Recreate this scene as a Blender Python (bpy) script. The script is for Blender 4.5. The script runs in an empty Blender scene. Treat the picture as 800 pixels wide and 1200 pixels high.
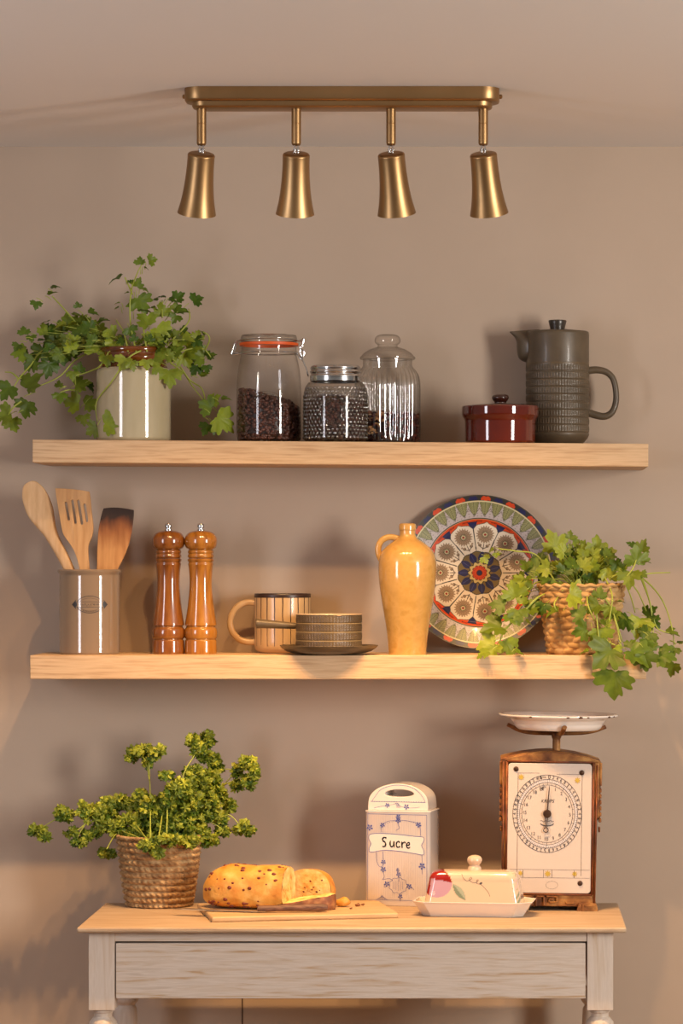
import bpy, math, random
from mathutils import Vector, Matrix
random.seed(7)
PI = math.pi
sc = bpy.context.scene
COL = sc.collection

# ------------------------------------------------------------------ camera geometry
D, F, PX, PY, ZC, CX = 5.5, 3780.0, 587.0, 660.0, 1.336, 0.27
def S(Y): return (Y + D) / F
def at(px, py, Y):
    s = S(Y)
    return Vector((CX + (px - PX) * s, Y, ZC + (PY - py) * s))
Z_MID = ZC - 0.15157
Z_TAB = ZC - 0.5696
Z_CEIL = ZC + 0.7105
SH_D = 0.195
UP_X0 = at(399, 0, -SH_D).x
UP_SLOPE = 5.0 / 721
def up_z(x): return ZC + 0.2 - UP_SLOPE * (x - UP_X0)

# ------------------------------------------------------------------ materials
def C(r, g, b):
    def f(c):
        c /= 255.0
        return c / 12.92 if c <= 0.04045 else ((c + 0.055) / 1.055) ** 2.4
    return (f(r), f(g), f(b), 1.0)

def mat(name, base, rough=0.5, metal=0.0, spec=0.5, coat=0.0, ramp=None, nscale=8.0, stretch=(1, 1, 1),
        detail=6.0, distort=0.0, bump=0.0, bscale=None, bstretch=None, attr=None, kind='noise', emit=None,
        aniso=0.0, sub=0.0, translucent=0.0, rough_noise=0.0, attr_mix=None):
    m = bpy.data.materials.new(name)
    m.use_nodes = True
    nt = m.node_tree
    N, L = nt.nodes, nt.links
    b = N['Principled BSDF']
    b.inputs['Base Color'].default_value = base
    b.inputs['Roughness'].default_value = rough
    b.inputs['Metallic'].default_value = metal
    b.inputs['Specular IOR Level'].default_value = spec
    b.inputs['Coat Weight'].default_value = coat
    b.inputs['Coat Roughness'].default_value = 0.05
    if aniso: b.inputs['Anisotropic'].default_value = aniso
    if sub:
        b.inputs['Subsurface Weight'].default_value = sub
        b.inputs['Subsurface Radius'].default_value = (0.01, 0.006, 0.004)
        b.inputs['Subsurface Scale'].default_value = 0.5
    if emit:
        b.inputs['Emission Color'].default_value = emit[0]
        b.inputs['Emission Strength'].default_value = emit[1]
    tc = N.new('ShaderNodeTexCoord')
    def noise(scale, st, kd):
        mp = N.new('ShaderNodeMapping')
        mp.inputs['Scale'].default_value = st
        L.new(tc.outputs['Object'], mp.inputs['Vector'])
        if kd == 'voronoi':
            n = N.new('ShaderNodeTexVoronoi')
            n.inputs['Scale'].default_value = scale
            L.new(mp.outputs[0], n.inputs['Vector'])
            return n.outputs['Distance']
        n = N.new('ShaderNodeTexNoise')
        n.inputs['Scale'].default_value = scale
        n.inputs['Detail'].default_value = detail
        n.inputs['Distortion'].default_value = distort
        L.new(mp.outputs[0], n.inputs['Vector'])
        return n.outputs['Fac']
    col = None
    if ramp:
        o = noise(nscale, stretch, kind)
        r = N.new('ShaderNodeValToRGB')
        els = r.color_ramp.elements
        while len(els) < len(ramp): els.new(0.5)
        for e, (p, c) in zip(els, ramp):
            e.position = p; e.color = c
        L.new(o, r.inputs[0])
        col = r.outputs[0]
    if attr:
        a = N.new('ShaderNodeAttribute'); a.attribute_name = attr
        if col is not None:
            mx = N.new('ShaderNodeMix'); mx.data_type = 'RGBA'; mx.blend_type = 'MULTIPLY'
            mx.inputs['Factor'].default_value = 1.0
            L.new(a.outputs['Color'], mx.inputs[6]); L.new(col, mx.inputs[7])
            col = mx.outputs[2]
        else:
            col = a.outputs['Color']
    if col is not None:
        L.new(col, b.inputs['Base Color'])
    if bump:
        o = noise(bscale or nscale, bstretch or stretch, 'noise')
        bp = N.new('ShaderNodeBump')
        bp.inputs['Strength'].default_value = bump
        bp.inputs['Distance'].default_value = 0.002
        L.new(o, bp.inputs['Height']); L.new(bp.outputs[0], b.inputs['Normal'])
    if translucent:
        tr = N.new('ShaderNodeBsdfTranslucent')
        tr.inputs['Color'].default_value = base
        if col is not None: L.new(col, tr.inputs['Color'])
        mx = N.new('ShaderNodeMixShader'); mx.inputs[0].default_value = translucent
        L.new(b.outputs[0], mx.inputs[1]); L.new(tr.outputs[0], mx.inputs[2])
        L.new(mx.outputs[0], N['Material Output'].inputs['Surface'])
    return m

def glass(name, tint=(0.97, 0.97, 0.95), edge=(0.45, 0.42, 0.38), gloss=1.0, rough=0.03, power=2.2):
    """thin clear glass: see-through facing the viewer, darker and shinier at grazing angles"""
    m = bpy.data.materials.new(name); m.use_nodes = True
    nt = m.node_tree; N, L = nt.nodes, nt.links
    N.remove(N['Principled BSDF'])
    lw = N.new('ShaderNodeLayerWeight'); lw.inputs['Blend'].default_value = 0.5
    pw = N.new('ShaderNodeMath'); pw.operation = 'POWER'; pw.inputs[1].default_value = power
    L.new(lw.outputs['Facing'], pw.inputs[0])
    mc = N.new('ShaderNodeMix'); mc.data_type = 'RGBA'
    mc.inputs[6].default_value = (*tint, 1); mc.inputs[7].default_value = (*edge, 1)
    L.new(pw.outputs[0], mc.inputs['Factor'])
    tr = N.new('ShaderNodeBsdfTransparent'); L.new(mc.outputs[2], tr.inputs[0])
    gl = N.new('ShaderNodeBsdfGlossy'); gl.inputs['Roughness'].default_value = rough
    fp = N.new('ShaderNodeMath'); fp.operation = 'POWER'; fp.inputs[1].default_value = 5.0
    L.new(lw.outputs['Facing'], fp.inputs[0])
    ml = N.new('ShaderNodeMath'); ml.operation = 'MULTIPLY_ADD'; ml.inputs[1].default_value = .8
    ml.inputs[2].default_value = .045 * gloss; ml.use_clamp = True
    L.new(fp.outputs[0], ml.inputs[0])
    mx = N.new('ShaderNodeMixShader')
    L.new(ml.outputs[0], mx.inputs[0]); L.new(tr.outputs[0], mx.inputs[1]); L.new(gl.outputs[0], mx.inputs[2])
    L.new(mx.outputs[0], N['Material Output'].inputs['Surface'])
    return m

M = {}
M['wall'] = mat('wall_paint', C(180, 160, 142), 0.85, ramp=[(0.35, C(178, 158, 140)), (0.65, C(184, 164, 146))], nscale=3, bump=0.05, bscale=120)
M['ceil'] = mat('ceiling_paint', C(232, 230, 228), 0.9, bump=0.03, bscale=90)
M['floor'] = mat('floor_boards', C(150, 120, 90), 0.6, ramp=[(0.3, C(130, 100, 72)), (0.7, C(165, 132, 98))], nscale=6, stretch=(1, 12, 1))
M['seam'] = mat('panel_seam', C(70, 50, 36), 0.8)
M['oak'] = mat('pale_oak', C(226, 196, 160), 0.55, ramp=[(0.25, C(170, 132, 94)), (0.45, C(196, 162, 124)), (0.6, C(208, 176, 138)), (0.8, C(186, 150, 110))],
               nscale=14, stretch=(1.0, 16, 20), detail=9, distort=0.3, bump=0.12, bscale=14, bstretch=(1.5, 20, 20))
M['brass'] = mat('antique_brass', C(150, 112, 62), 0.40, metal=1.0, ramp=[(0.3, C(146, 114, 76)), (0.7, C(174, 140, 98))], nscale=5, stretch=(1, 1, 1))
M['steel'] = mat('bright_steel', C(205, 205, 205), 0.18, metal=1.0)
M['bulb'] = mat('lamp_glass', C(255, 240, 215), 0.3, emit=((1.0, 0.72, 0.42, 1), 6.0))
M['leaf'] = mat('herb_leaf', C(90, 140, 40), 0.45, attr='Col', translucent=0.3, spec=0.4, ramp=[(0.3, (0.8, 0.8, 0.8, 1)), (0.7, (1.1, 1.1, 1.0, 1))], nscale=90)
M['stem'] = mat('herb_stem', C(172, 182, 76), 0.45, translucent=0.15)
M['soil'] = mat('potting_soil', C(60, 42, 28), 0.95, ramp=[(0.3, C(40, 28, 18)), (0.7, C(90, 64, 42))], nscale=160, bump=0.6)
M['cream_glaze'] = mat('cream_salt_glaze', C(205, 190, 160), 0.09, coat=0.6, ramp=[(0.3, C(172, 156, 122)), (0.55, C(192, 178, 146)), (0.75, C(178, 164, 130))], nscale=14, stretch=(1, 1, 0.25), bump=0.05, bscale=30)
M['brown_glaze'] = mat('treacle_glaze', C(104, 52, 18), 0.1, coat=0.7, ramp=[(0.3, C(78, 36, 12)), (0.7, C(132, 70, 24))], nscale=30)
M['red_glaze'] = mat('oxblood_glaze', C(112, 26, 8), 0.08, coat=0.8, ramp=[(0.3, C(80, 20, 7)), (0.7, C(102, 30, 9))], nscale=12)
M['dark_glaze'] = mat('dark_red_brown_glaze', C(50, 18, 10), 0.1, coat=0.8)
M['stone'] = mat('dark_olive_stoneware', C(98, 88, 74), 0.42, spec=0.4, ramp=[(0.3, C(74, 62, 48)), (0.7, C(97, 83, 65))], nscale=20, coat=0.1)
M['stone_dark'] = mat('black_brown_stoneware', C(58, 50, 43), 0.28, spec=0.5)
M['stone_olive'] = mat('brown_stoneware', C(104, 84, 58), 0.38, ramp=[(0.3, C(74, 60, 42)), (0.7, C(100, 82, 58))], nscale=25)
M['groove'] = mat('tan_band_glaze', C(150, 128, 90), 0.5)
M['cream_inside'] = mat('pale_inner_glaze', C(206, 176, 140), 0.35)
M['glass'] = glass('clear_glass', (.985, .985, .98), (.60, .57, .53), power=3.5)
M['glass_rib'] = glass('pressed_glass', (0.98, 0.98, 0.97), (0.52, 0.50, 0.47), gloss=3.6, power=2.2)
M['glass_hob'] = glass('hobnail_glass', (0.95, 0.94, 0.92), (0.45, 0.43, 0.40), gloss=1.5, power=2.4)
M['bead'] = glass('glass_bead', (.97, .97, .96), (.10, .09, .08), gloss=4.0, power=1.6)
M['rubber'] = mat('orange_rubber', C(225, 92, 30), 0.5)
M['bean'] = mat('roasted_bean', C(58, 30, 20), 0.4, attr='Col')
M['flake'] = mat('dried_flake', C(90, 40, 25), 0.7, attr='Col')
M['taupe_glaze'] = mat('taupe_glaze', C(140, 118, 96), 0.08, coat=0.7)
M['ink'] = mat('dark_ink', C(40, 36, 36), 0.4)
M['beech'] = mat('beech_wood', C(214, 172, 122), 0.55, ramp=[(0.3, C(200, 154, 104)), (0.7, C(226, 186, 138))], nscale=14, stretch=(8, 8, 0.8), bump=0.05)
M['beech_dark'] = mat('oiled_beech', C(196, 146, 92), 0.55, ramp=[(0.3, C(180, 128, 76)), (0.7, C(212, 164, 110))], nscale=14, stretch=(8, 8, 0.8), bump=0.05)
M['mill_red'] = mat('varnished_cherry', C(160, 82, 26), 0.16, coat=0.8, ramp=[(0.25, C(84, 44, 14)), (0.5, C(128, 74, 26)), (0.75, C(148, 92, 38))], nscale=22, stretch=(5, 5, 0.7))
M['mill_gold'] = mat('varnished_acacia', C(186, 112, 36), 0.16, coat=0.8, ramp=[(0.25, C(112, 64, 18)), (0.5, C(162, 104, 36)), (0.75, C(180, 124, 50))], nscale=22, stretch=(5, 5, 0.7))
M['mug'] = mat('sand_glaze', C(190, 156, 112), 0.3, ramp=[(0.3, C(182, 148, 104)), (0.7, C(200, 166, 122))], nscale=18, coat=0.2)
M['mug_line'] = mat('dark_brown_line', C(52, 34, 26), 0.35)
M['mustard'] = mat('mustard_salt_glaze', C(206, 156, 72), 0.13, coat=0.7, ramp=[(0.3, C(180, 138, 72)), (0.55, C(192, 150, 84)), (0.8, C(168, 126, 60))], nscale=60, detail=8)
M['plate'] = mat('painted_plate', C(220, 205, 180), 0.38, coat=0.08, attr='Col')
M['seagrass'] = mat('water_hyacinth_weave', C(190, 140, 80), 0.75, ramp=[(0.25, C(140, 98, 52)), (0.5, C(184, 144, 90)), (0.75, C(208, 174, 122))], nscale=26, stretch=(1, 1, 3), bump=0.4, bscale=160)
M['rope'] = mat('twisted_rope', C(170, 125, 80), 0.85, ramp=[(0.3, C(116, 82, 50)), (0.5, C(160, 124, 82)), (0.72, C(196, 164, 118))], nscale=70, stretch=(1, 1, 2.0), bump=0.5, bscale=260)
M['table_top'] = mat('limed_table_top', C(215, 178, 136), 0.6, ramp=[(0.3, C(158, 128, 100)), (0.5, C(176, 150, 122)), (0.72, C(188, 166, 140))], nscale=7, stretch=(1.2, 16, 8), detail=9, distort=0.5, bump=0.15, bscale=16, bstretch=(1.5, 20, 20))
GREY = [(0.30, C(176, 146, 112)), (0.40, C(190, 172, 154)), (0.55, C(200, 186, 173)), (0.72, C(186, 170, 155))]
M['limed'] = mat('limed_wood', C(200, 185, 170), 0.65, ramp=GREY, nscale=10, stretch=(1.1, 14, 17), detail=10, distort=0.5, bump=0.2, bscale=16, bstretch=(1.5, 20, 20))
M['limed_v'] = mat('limed_wood_upright', C(200, 185, 170), 0.65, ramp=GREY, nscale=8, stretch=(12, 12, 1.0), detail=10, distort=0.5, bump=0.2, bscale=16, bstretch=(18, 18, 1.5))
M['board'] = mat('beech_board', C(222, 180, 126), 0.55, ramp=[(0.3, C(178, 142, 100)), (0.7, C(200, 168, 126))], nscale=9, stretch=(1.2, 16, 10), bump=0.08)
M['crust'] = mat('golden_crust', C(216, 150, 58), 0.5, ramp=[(0.28, C(150, 82, 26)), (0.42, C(202, 132, 46)), (0.58, C(214, 156, 70)), (0.74, C(226, 184, 110))], nscale=34, bump=0.7, bscale=90, attr='Col')
M['crust_dark'] = mat('dark_crust', C(120, 70, 42), 0.6, ramp=[(0.3, C(78, 40, 28)), (0.55, C(138, 84, 50)), (0.75, C(190, 136, 84))], nscale=50, bump=0.6, bscale=120)
M['crumb'] = mat('bread_crumb', C(232, 194, 120), 0.85, ramp=[(0.28, C(196, 132, 60)), (0.42, C(230, 184, 104)), (0.7, C(242, 212, 146))], nscale=75, bump=0.8, bscale=130, attr='Col')
M['fruit'] = mat('dried_fruit', C(110, 44, 26), 0.4)
M['knife_handle'] = mat('dark_knife_handle', C(96, 62, 46), 0.6, ramp=[(0.3, C(72, 44, 34)), (0.7, C(128, 90, 70))], nscale=26, stretch=(1, 8, 8), bump=0.3)
M['blade'] = mat('worn_blade', C(190, 170, 140), 0.32, metal=0.9)
M['porcelain'] = mat('white_porcelain', C(222, 212, 204), 0.1, coat=0.6)
M['blue'] = mat('cobalt_paint', C(84, 94, 160), 0.3)
M['blue_pale'] = mat('pale_cobalt_paint', C(210, 198, 194), 0.25)
M['black_paint'] = mat('black_paint', C(22, 20, 22), 0.3)
M['butter'] = mat('painted_earthenware', C(238, 216, 190), 0.1, coat=0.6, attr='Col')
M['rust'] = mat('rusted_cast_iron', C(112, 70, 36), 0.55, metal=0.25, ramp=[(0.28, C(62, 32, 18)), (0.42, C(112, 66, 32)), (0.56, C(150, 100, 50)), (0.72, C(196, 150, 88))], nscale=34, detail=8, bump=0.4, bscale=90)
M['rust_red'] = mat('red_rust_moulding', C(110, 54, 24), 0.55, metal=0.15, ramp=[(0.3, C(70, 32, 16)), (0.6, C(128, 66, 28)), (0.8, C(172, 116, 60))], nscale=40, detail=8, bump=0.3, bscale=90)
M['enamel'] = mat('white_enamel', C(206, 190, 178), 0.12, coat=0.5)
M['enamel_pan'] = mat('white_enamel_pan', C(232, 226, 220), 0.12, coat=0.6)
M['gold'] = mat('old_gold_print', C(190, 160, 70), 0.4)
M['print'] = mat('grey_print', C(70, 66, 70), 0.5)
M['ring'] = mat('grey_ring_print', C(206, 196, 194), 0.4)
M['iron'] = mat('brown_iron', C(70, 46, 32), 0.45, metal=0.5)
M['gap_shade'] = mat('dark_gap', C(30, 22, 16), 0.9)  # near-black brown that paints the shade inside the drawer slit

# ------------------------------------------------------------------ mesh builder
class MB:
    def __init__(self):
        self.v, self.f, self.m, self.c = [], [], [], []
        self.hascol = False
    def add(self, vs, fs, mat=0, col=None):
        o = len(self.v)
        self.v += [tuple(v) for v in vs]
        if col is not None and not isinstance(col, list): col = [col] * len(vs)
        if col is not None: self.hascol = True
        self.c += col if col is not None else [(1, 1, 1, 1)] * len(vs)
        self.f += [tuple(i + o for i in f) for f in fs]
        self.m += [mat] * len(fs)
        return self
    def lathe(self, prof, n=64, c=(0, 0, 0), mat=0, fn=None, axis=None, col=None):
        """prof = [(r, z)]; fn(theta, i, r, z) -> (r, z) displaces"""
        vs, fs, rows = [], [], []
        if fn is None:                       # support rings keep long straight walls flat-shaded lengthwise
            pp = [prof[0]]
            for (r0, z0), (r1, z1) in zip(prof, prof[1:]):
                l = math.hypot(r1 - r0, z1 - z0)
                if l > .006:
                    for t in (.0009 / l, 1 - .0009 / l): pp.append((r0 + (r1 - r0) * t, z0 + (z1 - z0) * t))
                pp.append((r1, z1))
            prof = pp
        for i, (r, z) in enumerate(prof):
            if r < 1e-6:
                rows.append([len(vs)]); vs.append((0, 0, z)); continue
            row = []
            for k in range(n):
                t = 2 * PI * k / n
                rr, zz = fn(t, i, r, z) if fn else (r, z)
                row.append(len(vs)); vs.append((rr * math.cos(t), rr * math.sin(t), zz))
            rows.append(row)
        for a, b in zip(rows, rows[1:]):
            if len(a) == 1 and len(b) == 1: continue
            for k in range(n):
                k2 = (k + 1) % n
                if len(a) == 1: fs.append((a[0], b[k2], b[k]))
                elif len(b) == 1: fs.append((a[k], a[k2], b[0]))
                else: fs.append((a[k], a[k2], b[k2], b[k]))
        if axis is not None:
            q = Vector((0, 0, 1)).rotation_difference(Vector(axis)).to_matrix()
            vs = [q @ Vector(v) for v in vs]
        vs = [(v[0] + c[0], v[1] + c[1], v[2] + c[2]) for v in vs]
        return self.add(vs, fs, mat, col)
    def tube(self, pts, rad, n=8, mat=0, col=None, flat=None):
        pts = [Vector(p) for p in pts]
        if not isinstance(rad, (list, tuple)): rad = [rad] * len(pts)
        vs, fs = [], []
        up = None
        for i, p in enumerate(pts):
            t = (pts[min(i + 1, len(pts) - 1)] - pts[max(i - 1, 0)])
            t = t.normalized() if t.length > 1e-9 else Vector((0, 0, 1))
            if up is None:
                up = Vector((0, 0, 1)) if abs(t.z) < 0.9 else Vector((0, 1, 0))
            a = t.cross(up)
            if a.length < 1e-6: a = t.orthogonal()
            a.normalize(); b = a.cross(t).normalized(); up = b
            ra = rad[i]; rb = ra * (flat if flat else 1)
            for k in range(n):
                w = 2 * PI * k / n
                vs.append(p + a * math.cos(w) * ra + b * math.sin(w) * rb)
        for i in range(len(pts) - 1):
            for k in range(n):
                k2 = (k + 1) % n
                fs.append((i * n + k, i * n + k2, (i + 1) * n + k2, (i + 1) * n + k))
        fs.append(tuple(range(n))[::-1]); o = (len(pts) - 1) * n
        fs.append(tuple(o + k for k in range(n)))
        return self.add(vs, fs, mat, col)
    def box(self, c, s, mat=0, rot=None):
        vs = []
        for x in (-1, 1):
            for y in (-1, 1):
                for z in (-1, 1):
                    p = Vector((x * s[0] / 2, y * s[1] / 2, z * s[2] / 2))
                    if rot is not None: p = rot @ p
                    vs.append(p + Vector(c))
        fs = [(0, 1, 3, 2), (4, 6, 7, 5), (0, 4, 5, 1), (2, 3, 7, 6), (0, 2, 6, 4), (1, 5, 7, 3)]
        return self.add(vs, fs, mat)
    def prism(self, poly, y0, y1, mat=0, fn=None):
        """poly of (x, z) extruded from y0 to y1"""
        n = len(poly)
        vs = [(x, y0, z) for x, z in poly] + [(x, y1, z) for x, z in poly]
        if fn: vs = [fn(v) for v in vs]
        fs = [tuple(range(n)), tuple(range(2 * n - 1, n - 1, -1))]
        for k in range(n):
            k2 = (k + 1) % n
            fs.append((k, n + k, n + k2, k2))
        return self.add(vs, fs, mat)
    def ball(self, c, r, nu=16, nv=10, mat=0, rot=None, col=None):
        if not isinstance(r, (tuple, list)): r = (r, r, r)
        vs, fs = [Vector((0, 0, -r[2]))], []
        for j in range(1, nv):
            ph = -PI / 2 + PI * j / nv
            for k in range(nu):
                t = 2 * PI * k / nu
                vs.append(Vector((r[0] * math.cos(ph) * math.cos(t), r[1] * math.cos(ph) * math.sin(t), r[2] * math.sin(ph))))
        vs.append(Vector((0, 0, r[2])))
        for k in range(nu):
            k2 = (k + 1) % nu
            fs.append((0, 1 + k2, 1 + k))
            for j in range(nv - 2):
                a = 1 + j * nu
                fs.append((a + k, a + k2, a + nu + k2, a + nu + k))
            a = 1 + (nv - 2) * nu
            fs.append((a + k, a + k2, len(vs) - 1))
        if rot is not None: vs = [rot @ v for v in vs]
        return self.add([v + Vector(c) for v in vs], fs, mat, col)
    def grid(self, rows, mat=0, closeu=False, col=None):
        n = len(rows[0]); vs = [p for r in rows for p in r]; fs = []
        for i in range(len(rows) - 1):
            for k in range(n if closeu else n - 1):
                k2 = (k + 1) % n
                fs.append((i * n + k, i * n + k2, (i + 1) * n + k2, (i + 1) * n + k))
        return self.add(vs, fs, mat, col)
    def stroke(self, pts, w, mp, mat=0):
        """flat ribbon along 2-D pts (w = width or list) mapped by mp(u, v)"""
        n = len(pts)
        if not isinstance(w, (list, tuple)): w = [w] * n
        vs, fs = [], []
        for i, (u, v) in enumerate(pts):
            a = pts[max(i - 1, 0)]; b = pts[min(i + 1, n - 1)]
            dx, dy = b[0] - a[0], b[1] - a[1]; l = math.hypot(dx, dy) or 1
            nx, ny = -dy / l * w[i] / 2, dx / l * w[i] / 2
            vs += [mp(u + nx, v + ny), mp(u - nx, v - ny)]
        for i in range(n - 1):
            fs.append((2 * i, 2 * i + 1, 2 * i + 3, 2 * i + 2))
        return self.add(vs, fs, mat)
    def blob(self, u, v, ru, rv, mp, mat=0, n=14, fn=None, rot=0):
        vs = [mp(u, v)]
        for k in range(n):
            t = 2 * PI * k / n; q = fn(t) if fn else 1
            a, b = ru * q * math.cos(t), rv * q * math.sin(t)
            vs.append(mp(u + a * math.cos(rot) - b * math.sin(rot), v + a * math.sin(rot) + b * math.cos(rot)))
        return self.add(vs, [(0, 1 + k, 1 + (k + 1) % n) for k in range(n)], mat)
    def build(self, name, mats, parent=None, smooth=True, ang=40, bevel=0, bseg=2, subsurf=0, loc=None):
        me = bpy.data.meshes.new(name)
        me.from_pydata(self.v, [], self.f)
        if not isinstance(mats, (list, tuple)): mats = [mats]
        for q in mats: me.materials.append(q)
        me.polygons.foreach_set('material_index', self.m)
        if self.hascol:
            ca = me.color_attributes.new('Col', 'FLOAT_COLOR', 'POINT')
            flat = [x for c in self.c for x in c]
            ca.data.foreach_set('color', flat)
        me.update()
        if smooth:
            me.polygons.foreach_set('use_smooth', [True] * len(me.polygons))
            if ang: me.set_sharp_from_angle(angle=math.radians(ang))
        o = bpy.data.objects.new(name, me)
        COL.objects.link(o)
        if parent is not None: o.parent = parent
        if loc is not None: o.location = loc
        if bevel:
            bm = o.modifiers.new('bevel', 'BEVEL'); bm.width = bevel; bm.segments = bseg
            bm.limit_method = 'ANGLE'; bm.angle_limit = math.radians(35); bm.harden_normals = False
        if subsurf:
            sm = o.modifiers.new('sub', 'SUBSURF'); sm.levels = subsurf; sm.render_levels = subsurf
        return o

def thing(name, label, cat, loc, rz=0, group=None):
    o = bpy.data.objects.new(name, None)
    o.empty_display_size = 0.02
    COL.objects.link(o)
    o.location = loc; o.rotation_euler = (0, 0, rz)
    return tag(o, label, cat, group)
def tag(o, label, cat, group=None, kind=None):
    o['label'] = label; o['category'] = cat
    if group: o['group'] = group
    if kind: o['kind'] = kind
    return o
def struct(o, label=None):
    o['kind'] = 'structure'
    if label: o['label'] = label
    return o
def spl(pts, k=6, closed=False):
    """Catmull-Rom through points of any dimension"""
    P = [tuple(p) for p in pts]; out = []; n = len(P)
    for i in range(n if closed else n - 1):
        if closed: a, b, c, d = P[i - 1], P[i], P[(i + 1) % n], P[(i + 2) % n]
        else: a, b, c, d = P[max(i - 1, 0)], P[i], P[i + 1], P[min(i + 2, n - 1)]
        for j in range(k):
            t = j / k
            out.append(tuple(0.5 * (2 * q + (r - p) * t + (2 * p - 5 * q + 4 * r - s) * t * t + (3 * q - p - 3 * r + s) * t ** 3) for p, q, r, s in zip(a, b, c, d)))
    if not closed: out.append(P[-1])
    return out
def arc(cx, cy, r, a0, a1, n=10, ry=None):
    ry = ry or r
    return [(cx + r * math.cos(math.radians(a0 + (a1 - a0) * i / n)), cy + ry * math.sin(math.radians(a0 + (a1 - a0) * i / n))) for i in range(n + 1)]
_tc = {}
def text_geo(s):
    """unit-size outline text centred on 0: (verts2d, faces)"""
    if s in _tc: return _tc[s]
    cu = bpy.data.curves.new('t', 'FONT'); cu.body = s; cu.size = 1; cu.align_x = 'CENTER'; cu.align_y = 'CENTER'
    cu.resolution_u = 3
    o = bpy.data.objects.new('t', cu); COL.objects.link(o)
    dg = bpy.context.evaluated_depsgraph_get(); dg.update()
    me = bpy.data.meshes.new_from_object(o.evaluated_get(dg))
    r = ([(v.co.x, v.co.y) for v in me.vertices], [tuple(p.vertices) for p in me.polygons])
    bpy.data.objects.remove(o); bpy.data.meshes.remove(me); bpy.data.curves.remove(cu)
    _tc[s] = r
    return r
def put_text(mb, s, u, v, size, mp, rot=0, shear=0, mat=0, sx=1):
    vs, fs = text_geo(s); out = []
    for x, y in vs:
        x, y = (x * sx + shear * y) * size, y * size
        out.append(mp(u + x * math.cos(rot) - y * math.sin(rot), v + x * math.sin(rot) + y * math.cos(rot)))
    mb.add(out, fs, mat)

# ------------------------------------------------------------------ setting
def flat_box(name, lo, hi, m):
    mb = MB(); mb.box([(a + b) / 2 for a, b in zip(lo, hi)], [b - a for a, b in zip(lo, hi)])
    return struct(mb.build(name, m, smooth=False))
flat_box('wall_back', (-2.4, 0, 0), (2.9, 0.1, Z_CEIL), M['wall'])
flat_box('ceiling', (-2.4, -7, Z_CEIL), (2.9, 0.1, Z_CEIL + 0.1), M['ceil'])
flat_box('floor', (-2.4, -7, -0.1), (2.9, 0.1, 0), M['floor'])
sx_ = at(284, 0, 0).x
flat_box('trim_1', (sx_ - 0.0009, -0.0012, 0), (sx_ + 0.0009, 0.001, Z_TAB - 0.06), M['seam'])

# ------------------------------------------------------------------ shelves
def shelf(py_top, py_bot, x0, x1, label, slope):
    a = at(x0, py_top, -SH_D); b = at(x1, py_top, -SH_D)
    h = (py_bot - py_top) * S(-SH_D)
    mb = MB(); mb.box((0, 0, -h / 2), (b.x - a.x, SH_D - 0.001, h))
    o = mb.build('floating_shelf', M['oak'], bevel=0.0012)
    o.location = ((a.x + b.x) / 2, -SH_D / 2 - 0.0005, a.z)
    o.rotation_euler = (0, slope, 0)
    return tag(o, label, 'shelf', 'pale oak floating shelves')
shelf(517.5, 544.5, 38, 759.5, 'upper pale oak floating shelf carrying glass jars and the dark coffee pot', UP_SLOPE)
shelf(768, 796, 35, 757, 'lower pale oak floating shelf carrying the pepper mills and patterned plate', 0)

# ------------------------------------------------------------------ ceiling spotlight bar
LY = -0.66
ls = S(LY)
bar_l, bar_r = at(217, 110, LY).x, at(585, 110, LY).x
bc = Vector(((bar_l + bar_r) / 2, LY, Z_CEIL))
bar = thing('ceiling_spotlight_bar', 'antique brass ceiling bar with four adjustable bell-shaped spotlights', 'ceiling light', bc)
def stadium(hx, hy, n=12, rc=None):
    rc = rc or hy
    p = []
    for cx, cy, a in ((hx - rc, hy - rc, 0), (-hx + rc, hy - rc, 90), (-hx + rc, -hy + rc, 180), (hx - rc, -hy + rc, 270)):
        p += arc(cx, cy, rc, a, a + 90, n)
    return p
def slab(mb, poly, prof):
    """stack of inset outlines: prof = [(inset scale fn, z)]"""
    rows = []
    for d, z in prof:
        q = poly(d)
        rows.append([(x, y, z) for x, y in q])
    mb.grid(rows, closeu=True)
    n = len(rows[0]); o = len(mb.v) - n * len(rows)
    mb.f.append(tuple(o + k for k in range(n))[::-1]); mb.m.append(0)
    mb.f.append(tuple(o + n * (len(rows) - 1) + k for k in range(n))); mb.m.append(0)
hx, hy = (bar_r - bar_l) / 2, 0.036
mb = MB(); slab(mb, lambda d: stadium(hx - d, hy - d, 10, 0.026), [(0, 0), (0, -0.004), (0, -0.017), (0.0012, -0.0195), (0.0035, -0.0205)][::-1])
canopy = mb.build('mounting_bar', M['brass'], bar, ang=50)
mb = MB(); slab(mb, lambda d: stadium(hx - 0.011 - d, hy - 0.009 - d, 10, 0.02), [(0, -0.019), (0, -0.0265), (0.001, -0.0285), (0.003, -0.0295)][::-1])
mb.build('lower_plate', M['brass'], bar, ang=50)
for sgn in (-1, 1):
    mb = MB(); mb.lathe([(0, 0.0045), (0.002, 0.0042), (0.0034, 0.003), (0.0034, 0.0)][::-1], 16, (sgn * hx, 0, -0.0105), axis=(sgn, 0, 0))
    mb.build('side_screw', M['brass'], canopy)
LIGHTS = []
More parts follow.
